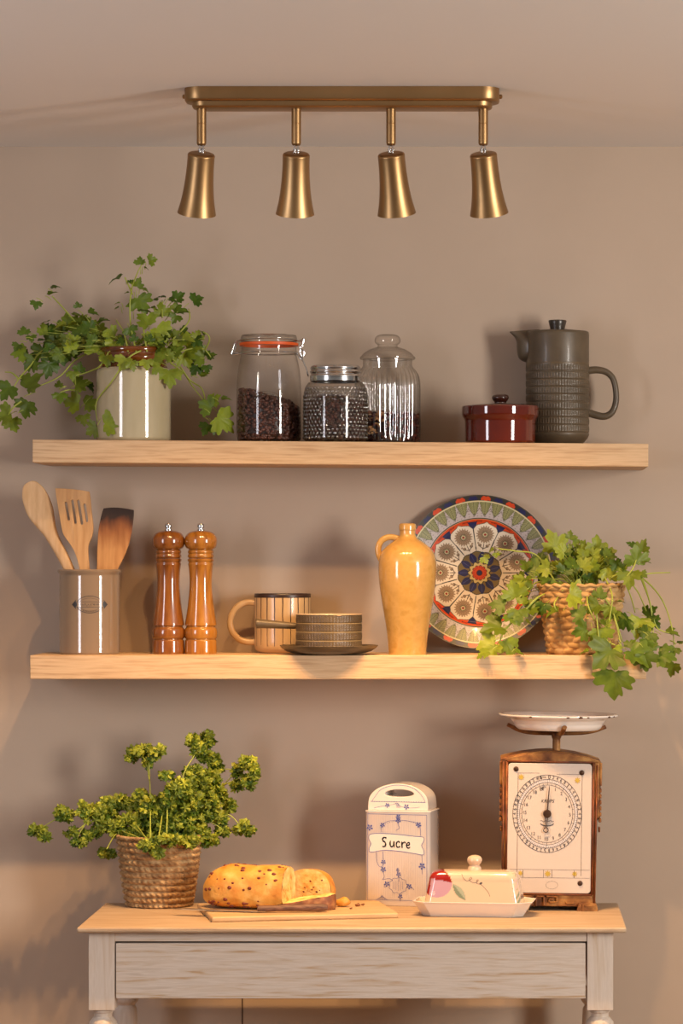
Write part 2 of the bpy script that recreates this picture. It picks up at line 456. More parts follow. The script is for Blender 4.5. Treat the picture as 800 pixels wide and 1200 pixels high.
for px, tx in ((236, -8), (347, -3), (458, 6), (566, 7)):
    x = at(px, 0, LY).x - bc.x
    zt = -0.0295; zb = ZC + (PY - 171) * ls - Z_CEIL
    mb = MB(); mb.lathe([(0, zb), (0.004, zb), (0.0062, zb + 0.0015), (0.0072, zb + 0.004), (0.0072, -0.045), (0.0069, -0.0455), (0.0069, -0.0462), (0.0072, -0.0468)] [:3] +
                        [(0.0072, zb + 0.004), (0.0072, zb + 0.033), (0.0068, zb + 0.0334), (0.0072, zb + 0.0338), (0.0072, zt), (0, zt)], 28, (x, 0, 0))
    arm = mb.build('lamp_arm', M['brass'], bar)
    zj = ZC + (PY - 178) * ls - Z_CEIL
    mb = MB()
    mb.box((x - 0.0022, 0, (zb + zj) / 2 + 0.001), (0.0028, 0.007, zb - zj + 0.006))
    mb.box((x + 0.0026, 0, (zb + zj) / 2 - 0.0005), (0.0026, 0.006, zb - zj + 0.006))
    mb.lathe([(0, -0.005), (0.0018, -0.005), (0.0018, 0.005), (0, 0.005)], 12, (x, 0, (zb + zj) / 2 - 0.001), axis=(1, 0, 0))
    mb.build('swivel_joint', M['steel'], arm, bevel=0.0004)
    # shade: axis points down, to the wall and a little sideways
    top = Vector((x, 0, zj - 0.001))
    ax = Vector((tx / 70.0, math.tan(math.radians(19)), -1)).normalized()
    Ls = 0.094
    q = Vector((0, 0, 1)).rotation_difference(-ax).to_matrix()
    outer = spl([(0.0205, -0.004), (0.0203, -0.012), (0.0207, -0.03), (0.0222, -0.052), (0.0250, -0.074), (0.0292, -Ls)], 5)
    prof = [(0, 0.0), (0.010, -0.0003), (0.0165, -0.0008), (0.019, -0.0018)] + outer
    inner = [(r - 0.0011, z) for r, z in outer[::-1]] + [(0.017, -0.006), (0, -0.006)]
    mb = MB(); mb.lathe((prof + inner)[::-1], 48)
    mb.v = [tuple(top + q @ Vector(v)) for v in mb.v]
    shd = mb.build('spotlight_shade', M['brass'], arm, ang=45)
    mb = MB(); mb.lathe([(0, -0.066), (0.018, -0.067), (0.0205, -0.064), (0.0205, -0.060), (0.012, -0.03), (0, -0.028)][::-1], 32)
    mb.v = [tuple(top + q @ Vector(v)) for v in mb.v]
    mb.build('bulb', M['bulb'], arm)
    LIGHTS.append((bc + top + ax * (Ls - 0.016), ax))
P_RIGHT, P_LEFT, P_SPOT, P_WORLD, EXPOSURE = 76, 16, 30, .19, 0.0
# ------------------------------------------------------------------ herbs
def leaf_geo(seed, curl=0.25, crease=0.3):
    """flat-leaf parsley leaflet, length ~1 along +x, in the xy plane, base at origin"""
    rr = random.Random(seed)
    keys = [(-180, .24), (-148, .40), (-116, .74), (-86, 1.02), (-58, 1.0), (-40, .66), (-25, .95), (0, 1.14), (25, .95), (40, .66), (58, 1.0), (86, 1.02), (116, .74), (148, .40), (180, .24)]
    n = 72; out = []
    for k in range(n):
        a = -180 + 360 * k / n
        for (a0, r0), (a1, r1) in zip(keys, keys[1:]):
            if a0 <= a <= a1:
                t = (a - a0) / (a1 - a0); t = t * t * (3 - 2 * t); r = r0 + (r1 - r0) * t; break
        r *= 0.5 * (1 + .19 * (abs(math.cos(PI * k / 6 + .3)) - .62) * (1 if abs(a) < 130 else .2)) * rr.uniform(.96, 1.04)
        out.append((0.42 + r * math.cos(math.radians(a)), r * math.sin(math.radians(a)) * 1.05))
    vs, fs = [(0.36, 0, 0)], []
    for ring in (0.5, 1.0):
        for x, y in out:
            vs.append((0.36 + (x - 0.36) * ring, y * ring, 0))
    tw = rr.uniform(-.3, .3)
    res = []
    for x, y, z in vs:
        z = -curl * ((x - .3) ** 2 + 0.5 * y * y) + crease * abs(y) * 0.8 - 0.12 * abs(y) ** 0.5 * 0 + tw * x * y + 0.03 * math.sin(11 * x + 7 * y)
        res.append((x, y, z))
    for k in range(n):
        k2 = (k + 1) % n
        fs.append((0, 1 + k, 1 + k2))
        fs.append((1 + k, 1 + n + k, 1 + n + k2, 1 + k2))
    return res, fs
def frill_geo(seed):
    rr = random.Random(seed); n = 30
    vs, fs = [(0.3, 0, 0)], []
    for ring in (0.55, 1.0):
        for k in range(n):
            a = 2 * PI * k / n - PI
            r = 0.5 * (0.55 + 0.45 * abs(math.cos(2.5 * a)) ** .7) * (0.55 + 0.45 * math.cos(a / 2) ** .5) * (1 + (0.14 if k % 2 else -0.1))
            z = ring * (0.16 * math.sin(5 * a + seed) + 0.07 * math.sin(9 * a + 2 * seed)) - .15 * ring * ring
            vs.append((0.32 + ring * r * math.cos(a) * 1.1, ring * r * math.sin(a) * 1.15, z))
    for k in range(n):
        k2 = (k + 1) % n
        fs.append((0, 1 + k, 1 + k2)); fs.append((1 + k, 1 + n + k, 1 + n + k2, 1 + k2))
    return vs, fs
LEAVES = [leaf_geo(i, 0.15 + 0.12 * (i % 4), 0.15 + 0.18 * (i % 3)) for i in range(9)]
FRILLS = [frill_geo(i) for i in range(7)]
def put_leaf(mb, rnd, geo, p, size, ang, kind, col):
    """p = middle of the leaf; ang = direction of the tip as seen from the front (deg); kind f = facing the room, e = lying flat"""
    a = math.radians(ang)
    dy = rnd.uniform(-.55, .15) if kind == 'f' else rnd.uniform(-.35, .35)
    d = Vector((math.cos(a), dy, math.sin(a))).normalized()
    nrm = Vector((rnd.uniform(-.45, .45), -1, rnd.uniform(.1, .9))) if kind == 'f' else Vector((rnd.uniform(-.25, .25), rnd.uniform(-.45, -.1), 1))
    nrm = (nrm - d * nrm.dot(d)).normalized()
    sd = nrm.cross(d)
    vs, fs = geo
    mb.add([p + (d * (x - .42) + sd * y + nrm * z) * size for x, y, z in vs], fs, 0, col)
def leafcol(rnd, bright=None):
    t = rnd.random() if bright is None else bright
    a, b = C(66, 98, 24), C(172, 184, 56)
    j = rnd.uniform(.85, 1.12)
    return tuple((x + (y - x) * t ** 1.2) * j for x, y in zip(a[:3], b[:3])) + (1,)
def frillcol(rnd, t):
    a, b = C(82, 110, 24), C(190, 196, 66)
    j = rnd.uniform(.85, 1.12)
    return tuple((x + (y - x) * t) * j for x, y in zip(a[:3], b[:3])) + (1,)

def flat_herb(root, loc, Y, stems, leaves, fills, seed, dpt, hub, pcx, prad, prim, edge=None, wall_limit=None):
    rnd = random.Random(seed)
    foli, stm = MB(), MB()
    s = S(Y)
    hubp = Vector(hub)
    def pos(px, py, spread=1.0):
        p = at(px, py, Y) - loc
        f = min(1.0, math.hypot(p.x - hubp.x, p.z - hubp.z) / 0.12)
        return p + Vector((0, 0, 0)), f
    def yoff(px, py):
        # smooth, deterministic depth so that neighbouring leaves and stems belong to the same spray
        return dpt * (0.55 * math.sin(px * .045 + seed) + 0.45 * math.sin(py * .06 + px * .021 + 2 * seed)) - 0.012
    def P(px, py):
        y = min(Y + yoff(px, py), -0.014)
        if wall_limit and px < wall_limit[0]: y = min(y, wall_limit[1])
        dx = (px - pcx) * s
        if py > prim and abs(dx) < prad + .004:          # hangs down in front of the pot
            k = min(1, (py - prim) / 8)
            y = y * (1 - k) + k * min(y, Y - math.sqrt(max(0, (prad + .006) ** 2 - dx * dx)) - .003)
        if edge and py > edge[1] - 22 and px < edge[0]:   # hangs over the front edge of the shelf
            k = min(1, (py - edge[1] + 22) / 20)
            y = y * (1 - k) + k * min(y, -SH_D - .016)
        return at(px, py, y) - loc
    for st in stems:
        pts = [P(*q) for q in st]
        c = spl([tuple(q) for q in pts], 6)
        stm.tube(c, [0.0016 - 0.0007 * i / len(c) for i in range(len(c))], 6)
    def petiole(p, tgt):
        pass
    for px, py, sz, ang, kd, *br in leaves:
        p = P(px, py)
        put_leaf(foli, rnd, LEAVES[rnd.randrange(9)], p, sz * s * 1.12, ang + rnd.uniform(-12, 12), kd, leafcol(rnd, br[0] if br else None))
        # a short petiole behind each leaf
        a = math.radians(ang + 180)
        q = p + Vector((math.cos(a), 0.15, math.sin(a))) * sz * s * 0.45
        e = q + (hubp - q).normalized() * min(0.012, (hubp - q).length * .4)
        stm.tube([q, q * .5 + e * .5 + Vector((0, 0.001, 0.001)), e], 0.0006, 5)
    for cx, cy, rx, ry, n, s0, s1 in fills:
        for _ in range(n):
            t, q = rnd.uniform(0, 2 * PI), math.sqrt(rnd.random())
            px, py = cx + rx * q * math.cos(t), cy + ry * q * math.sin(t)
            p = at(px, py, Y) - loc
            p.y = hubp.y * .0 + rnd.uniform(-1, .8) * dpt * 1.2
            p.y = min(p.y, (wall_limit[1] if wall_limit and px < wall_limit[0] else -.014) - loc.y)
            a = math.degrees(math.atan2(p.z - hubp.z, p.x - hubp.x)) + rnd.uniform(-70, 70)
            put_leaf(foli, rnd, LEAVES[rnd.randrange(9)], p, rnd.uniform(s0, s1) * s, a, rnd.choice('ffe'), leafcol(rnd, rnd.random() * .8))
            mid = hubp * .45 + p * .55 + Vector((0, 0, 0.008))
            stm.tube(spl([tuple(hubp + Vector((rnd.uniform(-.02, .02), rnd.uniform(-.02, .02), -.004))), tuple(mid), tuple(p)], 4), 0.0007, 5)
    foli.build('foliage', M['leaf'], root, ang=0)
    stm.build('stems', M['stem'], root, ang=0)

def soil_disc(root, r, z):
    mb = MB(); rnd = random.Random(3)
    pr = [(r * (1 - i / 8), z + 0.004 * math.sin(i * .6)) for i in range(9)]
    pr[-1] = (0, pr[-1][1])
    mb.lathe(pr, 32, fn=lambda t, i, rr, zz: (rr, zz + 0.0015 * math.sin(7 * t + i * 2)))
    mb.build('soil', M['soil'], root)

# ---- upper plant in a cream stoneware jar
YA = -0.105; s = S(YA)
xa = at(156.5, 0, YA).x; loc = Vector((xa, YA, up_z(xa)))
pa = thing('potted_herb', 'flat-leaf parsley trailing from a glossy cream and brown stoneware jar on the upper shelf', 'plant', loc)
hh = lambda py: ZC + (PY - py) * s - loc.z
R = 43.5 * s
mb = MB()
zt = hh(434)
mb.lathe([(0, 0), (R * .93, 0), (R * .975, .002), (R, .006), (R, zt - .004), (R * .985, zt), (R * .95, zt + .003)], 72)
mb.build('stoneware_pot', M['cream_glaze'], pa)
mb = MB()
mb.lathe([(R * .95, zt + .003), (R * .90, zt + .006), (R * .875, zt + .012), (R * .875, zt + .016), (R * .90, zt + .018), (R * .90, zt + .022), (R * .875, zt + .024),
          (R * .875, zt + .028), (R * .91, zt + .030), (R * .92, zt + .034), (R * .90, zt + .037), (R * .85, zt + .036), (R * .83, zt + .02), (R * .83, zt + .005), (0, zt + .005)], 72)
mb.build('pot_rim', M['brown_glaze'], pa)
soil_disc(pa, R * .83, zt + .026)
stemsA = [[(160, 414), (153, 380), (153, 345), (160, 322), (166, 310)], [(155, 345), (150, 333), (146, 325)], [(196, 404), (214, 386), (222, 374), (221, 362)],
          [(190, 372), (190, 352)], [(240, 410), (245, 400), (244, 393), (238, 389)], [(120, 410), (95, 385), (75, 362), (61, 347)], [(125, 408), (112, 388), (100, 370)],
          [(75, 395), (49, 411), (36, 428), (22, 444), (12, 462)], [(128, 402), (102, 414), (86, 424), (70, 441), (47, 452)], [(130, 408), (118, 428), (108, 434), (97, 438), (88, 442), (91, 462)],
          [(165, 411), (150, 420), (130, 448), (113, 471), (114, 494)], [(185, 410), (207, 425), (222, 445), (236, 455), (241, 471)], [(188, 410), (200, 425), (215, 437), (225, 452), (240, 471)],
          [(205, 415), (220, 430), (228, 441)], [(210, 412), (228, 408), (240, 410), (248, 420)], [(172, 412), (168, 385), (166, 362)], [(150, 412), (145, 390), (136, 375)], [(22, 444), (14, 437), (6, 436)],
          [(25, 470), (15, 478), (10, 486)], [(92, 457), (80, 457), (70, 460)]]
leavesA = [(62, 336, 14, 20, 'e', .1), (59, 345, 14, 15, 'e', .2), (42, 355, 13, -95, 'f', .1), (91, 359, 9, 90, 'f', .2), (106, 367, 15, 10, 'e', .2), (88, 369, 18, 10, 'e', .3),
           (55, 377, 15, 180, 'e', .2), (56, 386, 14, 45, 'f', .0), (28, 390, 13, 110, 'f', .2), (36, 395, 11, -60, 'f', .2), (47, 399, 13, 30, 'e', .1), (21, 405, 12, -110, 'f', .2), (27, 413, 20, 190, 'f', .4),
           (70, 390, 24, 150, 'f', .3), (80, 384, 26, 100, 'f', .4), (92, 380, 22, 60, 'f', .5), (104, 384, 22, 40, 'f', .6), (118, 377, 16, 10, 'e', .2), (112, 390, 24, -20, 'f', .7), (98, 396, 22, -90, 'f', .8),
           (62, 402, 22, 200, 'f', .2), (48, 412, 22, -140, 'f', .2), (66, 418, 24, -110, 'f', .15), (57, 428, 22, -90, 'f', .1), (38, 424, 22, -150, 'f', .25), (80, 412, 22, -100, 'f', .2), (88, 402, 20, -60, 'f', .5),
           (164, 308, 12, 100, 'f', .3), (176, 305, 13, 25, 'f', .4), (170, 314, 7, -20, 'e', .3), (138, 326, 20, 185, 'e', .1), (161, 334, 14, 80, 'f', .3), (168, 338, 11, -20, 'e', .3), (152, 331, 7, 140, 'e', .1),
           (163, 352, 26, -60, 'f', .3), (150, 343, 7, 180, 'e', .3), (139, 355, 8, 180, 'e', .4), (138, 360, 7, 200, 'e', .4), (165, 364, 20, 10, 'e', .3), (178, 361, 12, -20, 'e', .3), (183, 352, 11, 180, 'e', .1),
           (192, 348, 12, 170, 'e', .1), (200, 351, 14, -10, 'e', .1), (208, 349, 15, 30, 'f', .1), (228, 352, 17, 25, 'f', .05), (190, 367, 20, 95, 'f', .6), (203, 358, 10, -40, 'f', .5), (208, 366, 22, 20, 'e', .2), (206, 371, 14, -110, 'f', .3),
           (172, 379, 24, 120, 'f', .5), (186, 387, 26, -40, 'f', .7), (180, 394, 22, -90, 'f', .8), (152, 386, 16, -70, 'f', .2), (143, 399, 10, 200, 'f', .1), (157, 398, 10, 100, 'f', .1), (132, 392, 18, 170, 'f', .7), (133, 402, 18, -100, 'f', .9),
           (238, 392, 10, 120, 'e', .3), (230, 399, 14, -50, 'f', .05), (11, 455, 26, -120, 'f', .2), (35, 452, 32, 60, 'f', .35), (32, 474, 26, -100, 'f', .3), (9, 486, 26, 190, 'f', .5), (15, 494, 20, -70, 'f', .5),
           (85, 437, 14, -100, 'f', .6), (93, 433, 14, 80, 'f', .2), (92, 451, 24, 20, 'f', .5), (104, 453, 14, -30, 'e', 0), (70, 463, 16, -80, 'f', .3), (69, 452, 10, 100, 'f', .4), (89, 472, 24, 180, 'f', .75), (103, 473, 24, 30, 'f', .5),
           (98, 489, 16, -90, 'f', .8), (111, 502, 20, 210, 'f', .6), (126, 496, 26, 10, 'f', .6), (126, 420, 16, -90, 'f', .6), (133, 417, 16, -50, 'f', .9), (123, 415, 16, -120, 'f', .7),
           (146, 422, 20, -120, 'f', .8), (154, 426, 14, -70, 'f', .6), (172, 424, 15, -95, 'f', .8), (188, 420, 24, 130, 'f', .6), (198, 437, 26, -80, 'f', .6), (186, 431, 16, -140, 'f', .6), (215, 418, 22, -60, 'f', .7), (222, 410, 20, 10, 'f', .6),
           (236, 418, 22, 170, 'f', .4), (245, 418, 14, 20, 'f', .2), (242, 430, 12, -90, 'e', .1), (237, 440, 14, 25, 'e', .5), (229, 430, 16, -100, 'f', .05), (245, 477, 22, 150, 'f', .3), (262, 468, 14, 15, 'e', .3), (250, 470, 16, 40, 'f', .6),
           (258, 491, 32, -30, 'f', .65), (244, 501, 18, -130, 'f', .1), (249, 500, 14, -60, 'f', .2), (205, 400, 22, 10, 'f', .6), (215, 402, 18, 90, 'f', .8), (198, 410, 20, -40, 'f', .6), (185, 408, 16, 30, 'f', .3)]
fillsA = [(78, 396, 38, 18, 16, 14, 22), (52, 412, 28, 18, 7, 14, 22), (110, 400, 26, 16, 14, 12, 20), (212, 405, 30, 18, 18, 12, 20), (165, 400, 40, 12, 14, 8, 15)]
flat_herb(pa, loc, YA, stemsA, leavesA, fillsA, 4, 0.045, (0, 0, zt + .026), 156.5, R, 416)

# ---- jars on the upper shelf
def beans(name, label, loc, r, ztop, n_side, n_top, tilt, seed, bumpy=0.004):
    rnd = random.Random(seed); mb = MB()
    tz = lambda x, y: ztop + tilt * x + bumpy * math.sin(60 * x + 40 * y + seed) - 9 * max(0, math.hypot(x, y) - r * .3) ** 2 * .8
    dark = (C(52, 28, 20))
    pr = [(0, .006), (r - .005, .006)] + [(r - .005, .006 + (ztop - .012) * i / 6) for i in range(1, 7)]
    mb.lathe(pr + [(r * .6, ztop - .006), (0, ztop - .006)], 32, fn=lambda t, i, rr, z: (rr, min(z, tz(rr * math.cos(t), rr * math.sin(t)) - .005)), col=dark)
    def one(p):
        q = Matrix.Rotation(rnd.uniform(0, 6.28), 3, 'Z') @ Matrix.Rotation(rnd.uniform(0, 6.28), 3, 'X') @ Matrix.Rotation(rnd.uniform(0, 6.28), 3, 'Y')
        j = rnd.uniform(.55, 1.35); base = C(88, 50, 37)
        mb.ball(p, (.0047, .0034, .0026), 8, 5, rot=q, col=(base[0] * j, base[1] * j, base[2] * j, 1))
    for _ in range(n_side):
        t = rnd.uniform(0, 2 * PI); rr = r - rnd.uniform(.003, .0062); x, y = rr * math.cos(t), rr * math.sin(t)
        z = rnd.uniform(.006, 1) * tz(x, y)
        one((x, y, max(z, .006)))
    for _ in range(n_top):
        t = rnd.uniform(0, 2 * PI); rr = (r - .004) * math.sqrt(rnd.random()); x, y = rr * math.cos(t), rr * math.sin(t)
        one((x, y, tz(x, y) - rnd.uniform(0, .004)))
    o = mb.build(name, M['bean'], ang=0); o.location = loc
    return tag(o, label, 'coffee beans', kind='stuff')

# clip-top jar
YJ = -0.105; s = S(YJ)
x = at(315, 0, YJ).x; loc = Vector((x, YJ, up_z(x)))
hh = lambda py: ZC + (PY - py) * s - loc.z
jar = thing('clip_top_jar', 'tall clear clip-top jar with an orange rubber seal, beside the herb jar', 'jar', loc)
R = 38 * s
body = spl([(R * .80, 0), (R * .93, .003), (R * .99, .011), (R, .022), (R, hh(470)), (R * .985, hh(450)), (R * .95, hh(434)), (R * .90, hh(424)), (R * .865, hh(418))], 4) + \
    [(R * .85, hh(416)), (R * .89, hh(414.5)), (R * .89, hh(412.5)), (R * .85, hh(411)), (R * .85, hh(406)), (R * .87, hh(405.5))]
mb = MB(); mb.lathe([(0, .0025), (R * .6, .001)] + body, 72)
gb = mb.build('glass_body', M['glass'], jar)
mb = MB()
mp = lambda u, v: Vector(((R + .0006) * math.sin(u / R), -(R + .0006) * math.cos(u / R), v))
vc = hh(476)
for k in range(19):                                          # raised arch of unreadable embossing
    a = math.radians(20 + 140 * k / 18)
    p = mp(.021 * math.cos(a), vc + .014 * math.sin(a) + .004)
    mb.ball(p, (.0013, .0008, .0020 if k % 3 else .0013), 8, 6)
for q in (1.0, .82):
    mb.tube([mp(.026 * q * math.cos(a), vc + .002 + .020 * q * math.sin(a)) for a in [math.radians(8 + 164 * i / 30) for i in range(31)]], .0006, 6)
mb.build('embossing', M['bead'], gb)
mb = MB(); mb.lathe([(R * .90, hh(405.5)), (R * .91, hh(404.5)), (R * .91, hh(402.5)), (R * .89, hh(402)), (R * .80, hh(402)), (R * .8, hh(405.5)), (R * .90, hh(405.5))], 64)
mb.build('rubber_seal', M['rubber'], jar)
mb = MB(); mb.lathe([(R * .5, hh(401.8)), (R * .85, hh(401.8)), (R * .86, hh(400)), (R * .83, hh(399)), (R * .86, hh(398)), (R * .865, hh(395.5)), (R * .84, hh(393.2)), (R * .70, hh(392.5)), (R * .3, hh(393.5)), (0, hh(393.8))], 64)
lid = mb.build('glass_lid', M['glass_hob'], jar)
mb = MB()
w = .0011
for zz in (hh(413.6),):
    mb.tube([(R * .905 * math.cos(t), R * .905 * math.sin(t), zz) for t in [2 * PI * i / 48 for i in range(49)]], w, 8)
mb.tube([(R * .88 * math.cos(t), R * .88 * math.sin(t), hh(398.6)) for t in [2 * PI * i / 48 for i in range(49)]], w, 8)
X = lambda px: (px - 315) * s
# hinge loop at the left, clamp lever at the right
mb.tube(spl([(X(283), -.006, hh(398.6)), (X(277), -.007, hh(400)), (X(273), -.007, hh(410)), (X(272), -.007, hh(415)), (X(276), -.007, hh(414)), (X(284), -.004, hh(413.6))], 5), w, 8)
mb.tube(spl([(X(283), .006, hh(398.6)), (X(278), .007, hh(400)), (X(275), .007, hh(408)), (X(274), .007, hh(413)), (X(277), .007, hh(415)), (X(284), .004, hh(413.6))], 5), w, 8)
mb.tube([(X(273), -.008, hh(414)), (X(274), .008, hh(412))], w * 1.3, 8)
mb.tube(spl([(X(346), -.008, hh(398.6)), (X(351), -.009, hh(400)), (X(356), -.009, hh(397)), (X(355), -.009, hh(403)), (X(352), -.009, hh(408)), (X(357), -.009, hh(413)), (X(353), -.009, hh(421)), (X(348), -.006, hh(414))], 5), w * 1.15, 8)
mb.tube(spl([(X(346), .008, hh(398.6)), (X(352), .009, hh(399)), (X(354), .009, hh(404)), (X(351), .009, hh(411)), (X(354), .009, hh(419)), (X(348), .006, hh(414))], 5), w * 1.15, 8)
mb.tube(spl([(X(353), -.009, hh(420)), (X(356), -.010, hh(425)), (X(359.5), -.010, hh(433)), (X(361), -.009, hh(440)), (X(361), .004, hh(440)), (X(358), .009, hh(430)), (X(354), .009, hh(420))], 5), w, 8)
mb.build('wire_clasp', M['steel'], jar)
beans('coffee_beans', 'coffee beans heaped high on the left inside the tall clip-top jar', loc + Vector((0, 0, .001)), R - .0015, hh(464), 900, 330, -.30, 5, .003)

# hobnail jar
YH = -0.142; s = S(YH)
x = at(393, 0, YH).x; loc = Vector((x, YH, up_z(x)))
hh = lambda py: ZC + (PY - py) * s - loc.z
jar = thing('hobnail_jar', 'short hobnail glass jar with a polished screw lid, middle of the three jars', 'jar', loc)
R = 37 * s
mb = MB()
mb.lathe([(0, .0025), (R * .6, .001), (R * .86, 0), (R * .96, .002), (R, .007), (R, hh(466)), (R * .985, hh(459)), (R * .94, hh(453)), (R * .87, hh(449)), (R * .82, hh(448))], 72)
gb = mb.build('glass_body', M['glass_hob'], jar)
mb = MB(); st = .0076; nk = int(2 * PI * R / st); rowsn = 0
z = .008
while z < hh(455):
    rr = R if z < hh(466) else R * (1 - .07 * (z - hh(466)) / (hh(455) - hh(466)))
    for k in range(nk):
        t = 2 * PI * (k + .5 * (rowsn % 2)) / nk
        u = R * math.atan2(math.cos(t + PI / 2) * -1, 1) if False else None
        xx, yy = rr * math.cos(t), rr * math.sin(t)
        if yy < 0 and ((xx + .002) / .0215) ** 2 + ((z - hh(484)) / .0245) ** 2 < 1: continue
        q = Matrix.Rotation(t, 3, 'Z')
        mb.ball((xx, yy, z), (.0022, .0031, .0031), 12, 8, rot=q)
    rowsn += 1; z += st * .82
mb.build('hobnails', M['bead'], gb, ang=0)
mb = MB(); mp = lambda u, v: Vector(((R + .0004) * math.sin(u / R), -(R + .0004) * math.cos(u / R), v))
uc, vc = -.002, hh(484)
for q in (1.0, .72):
    mb.tube([mp(uc + .0215 * q * math.cos(a), vc + .0245 * q * math.sin(a)) for a in [2 * PI * i / 48 for i in range(49)]], .0007, 6)
for k in range(40):
    a = 2 * PI * k / 40
    mb.tube([mp(uc + .0215 * q * math.cos(a), vc + .0245 * q * math.sin(a)) for q in (.77, .94)], .0006, 5)
mb.tube([mp(uc - .009, vc - .008), mp(uc, vc + .010), mp(uc + .009, vc - .008), mp(uc - .009, vc + .003), mp(uc + .009, vc + .003), mp(uc - .009, vc - .008)], .0008, 6)
mb.build('embossed_medallion', M['bead'], gb, ang=0)
mb = MB()
r0 = 30 * s
mb.lathe([(r0 * .93, hh(448)), (r0, hh(447)), (r0, hh(443)), (r0 * 1.01, hh(442)), (r0 * 1.01, hh(440.5)), (r0 * .96, hh(439.5)), (r0 * .96, hh(438)), (r0, hh(437)), (r0, hh(435.5)), (r0 * .96, hh(434.5)), (r0 * .96, hh(433.2)), (r0 * .99, hh(432)),
          (r0 * .97, hh(430)), (r0 * .90, hh(428.5)), (r0 * .8, hh(428.2)), (0, hh(428.6))], 72)
mb.build('screw_lid', M['steel'], jar, ang=60)
beans('coffee_beans', 'coffee beans inside the short hobnail glass jar', loc + Vector((0, 0, .001)), R - .002, hh(467), 700, 220, .0, 9, .004)

# ribbed jar
YR = -0.062; s = S(YR)
x = at(454, 0, YR).x; loc = Vector((x, YR, up_z(x)))
hh = lambda py: ZC + (PY - py) * s - loc.z
jar = thing('ribbed_jar', 'fluted glass jar with a knobbed glass lid, rightmost of the three jars', 'jar', loc)
R = 38 * s
mb = MB()
prf = spl([(R * .90, 0), (R * .98, .003), (R, .012), (R, hh(470)), (R, hh(452)), (R * .97, hh(443)), (R * .90, hh(436)), (R * .80, hh(431)), (R * .76, hh(429))], 5)
def flute(t, i, r, z):
    k = min(1, max(0, (z - .004) / .01)) * min(1, max(0, (hh(432) - z) / .012))
    return (r + k * (.0022 * abs(math.sin(18 * t)) - .0012), z)
mb.lathe([(0, .002), (R * .7, .001)] + prf, 432, fn=flute)
mb.lathe([(R * .76, hh(429)), (R * .76, hh(421))], 72)
mb.build('glass_body', M['glass_rib'], jar, ang=0)
mb = MB()
mb.lathe([(R * .5, hh(421.5)), (31.5 * s, hh(421.5)), (32.5 * s, hh(420.5)), (32.5 * s, hh(418.8)), (31 * s, hh(417.5)), (28 * s, hh(414)), (21 * s, hh(409.5)), (15 * s, hh(407.5)), (12 * s, hh(406.5)), (11.5 * s, hh(404.5))] +
         spl([(11.5 * s, hh(404.5)), (14.5 * s, hh(402)), (15.3 * s, hh(398.5)), (13.5 * s, hh(394.5)), (9 * s, hh(392.3)), (0.00001, hh(391.8))], 5), 72)
mb.build('glass_lid', M['glass_hob'], jar)
rnd = random.Random(12); mb = MB()
zt = hh(487)
mb.lathe([(0, .005), (R * .86, .005), (R * .86, zt - .008), (R * .5, zt - .006), (0, zt - .006)], 32, col=C(52, 26, 18))
for k in range(520):
    t = rnd.uniform(0, 2 * PI); top = k > 380
    rr = R * (.93 * math.sqrt(rnd.random()) if top else rnd.uniform(.86, .93)); z = zt + rnd.uniform(-.006, .004) if top else rnd.uniform(.005, zt)
    q = Matrix.Rotation(rnd.uniform(0, 6.28), 3, 'Z') @ Matrix.Rotation(rnd.uniform(0, 6.28), 3, 'X')
    c = rnd.choice([C(96, 36, 22), C(70, 26, 18), C(120, 48, 28), C(58, 24, 18), C(130, 70, 40)])
    if 3.9 < t < 4.6 and z > zt * .35 and rnd.random() < .6: c = C(214, 160, 104)
    a = rnd.uniform(.003, .0055)
    mb.ball((rr * math.cos(t), rr * math.sin(t), z), (a, a * .7, a * .4), 7, 5, rot=q, col=c)
o = mb.build('dried_flakes', M['flake'], ang=30); o.location = loc + Vector((0, 0, .001))
tag(o, 'dark red and tan dried flakes at the bottom of the fluted jar', 'dried food', kind='stuff')

# ---- small lidded casserole
YC = -0.136; s = S(YC)
x = at(586, 0, YC).x; loc = Vector((x, YC, up_z(x)))
hh = lambda py: ZC + (PY - py) * s - loc.z
ca = thing('lidded_casserole', 'small shiny red-brown glazed casserole with a knobbed lid in front of the coffee pot', 'pot', loc)
mb = MB(); r = 41 * s; R = 45 * s
mb.lathe([(0, 0), (r * .95, 0), (r * .98, .0015), (r, .004), (r * 1.01, hh(494)), (r * 1.03, hh(491)), (R * .985, hh(488.5)), (R, hh(486)), (R, hh(477.5)), (R * .99, hh(476.2)), (R * .96, hh(475.8)), (R * .93, hh(477)), (R * .9, hh(480)), (R * .88, .01), (0, .008)], 72)
mb.build('casserole_body', M['red_glaze'], ca)
mb = MB(); mb.lathe([(R * .915, hh(478)), (R * .92, hh(476.2)), (R * .80, hh(474.6)), (R * .5, hh(473.4)), (R * .22, hh(473)), (0, hh(473))], 64)
ld = mb.build('casserole_lid', M['dark_glaze'], ca)
mb = MB(); mb.lathe(spl([(7.5 * s, hh(473.4)), (7 * s, hh(471.5)), (8.5 * s, hh(469.5)), (10 * s, hh(466.5)), (9.2 * s, hh(463.6)), (6 * s, hh(462.2)), (.00001, hh(462))], 4), 40)
mb.build('lid_knob', M['dark_glaze'], ld)

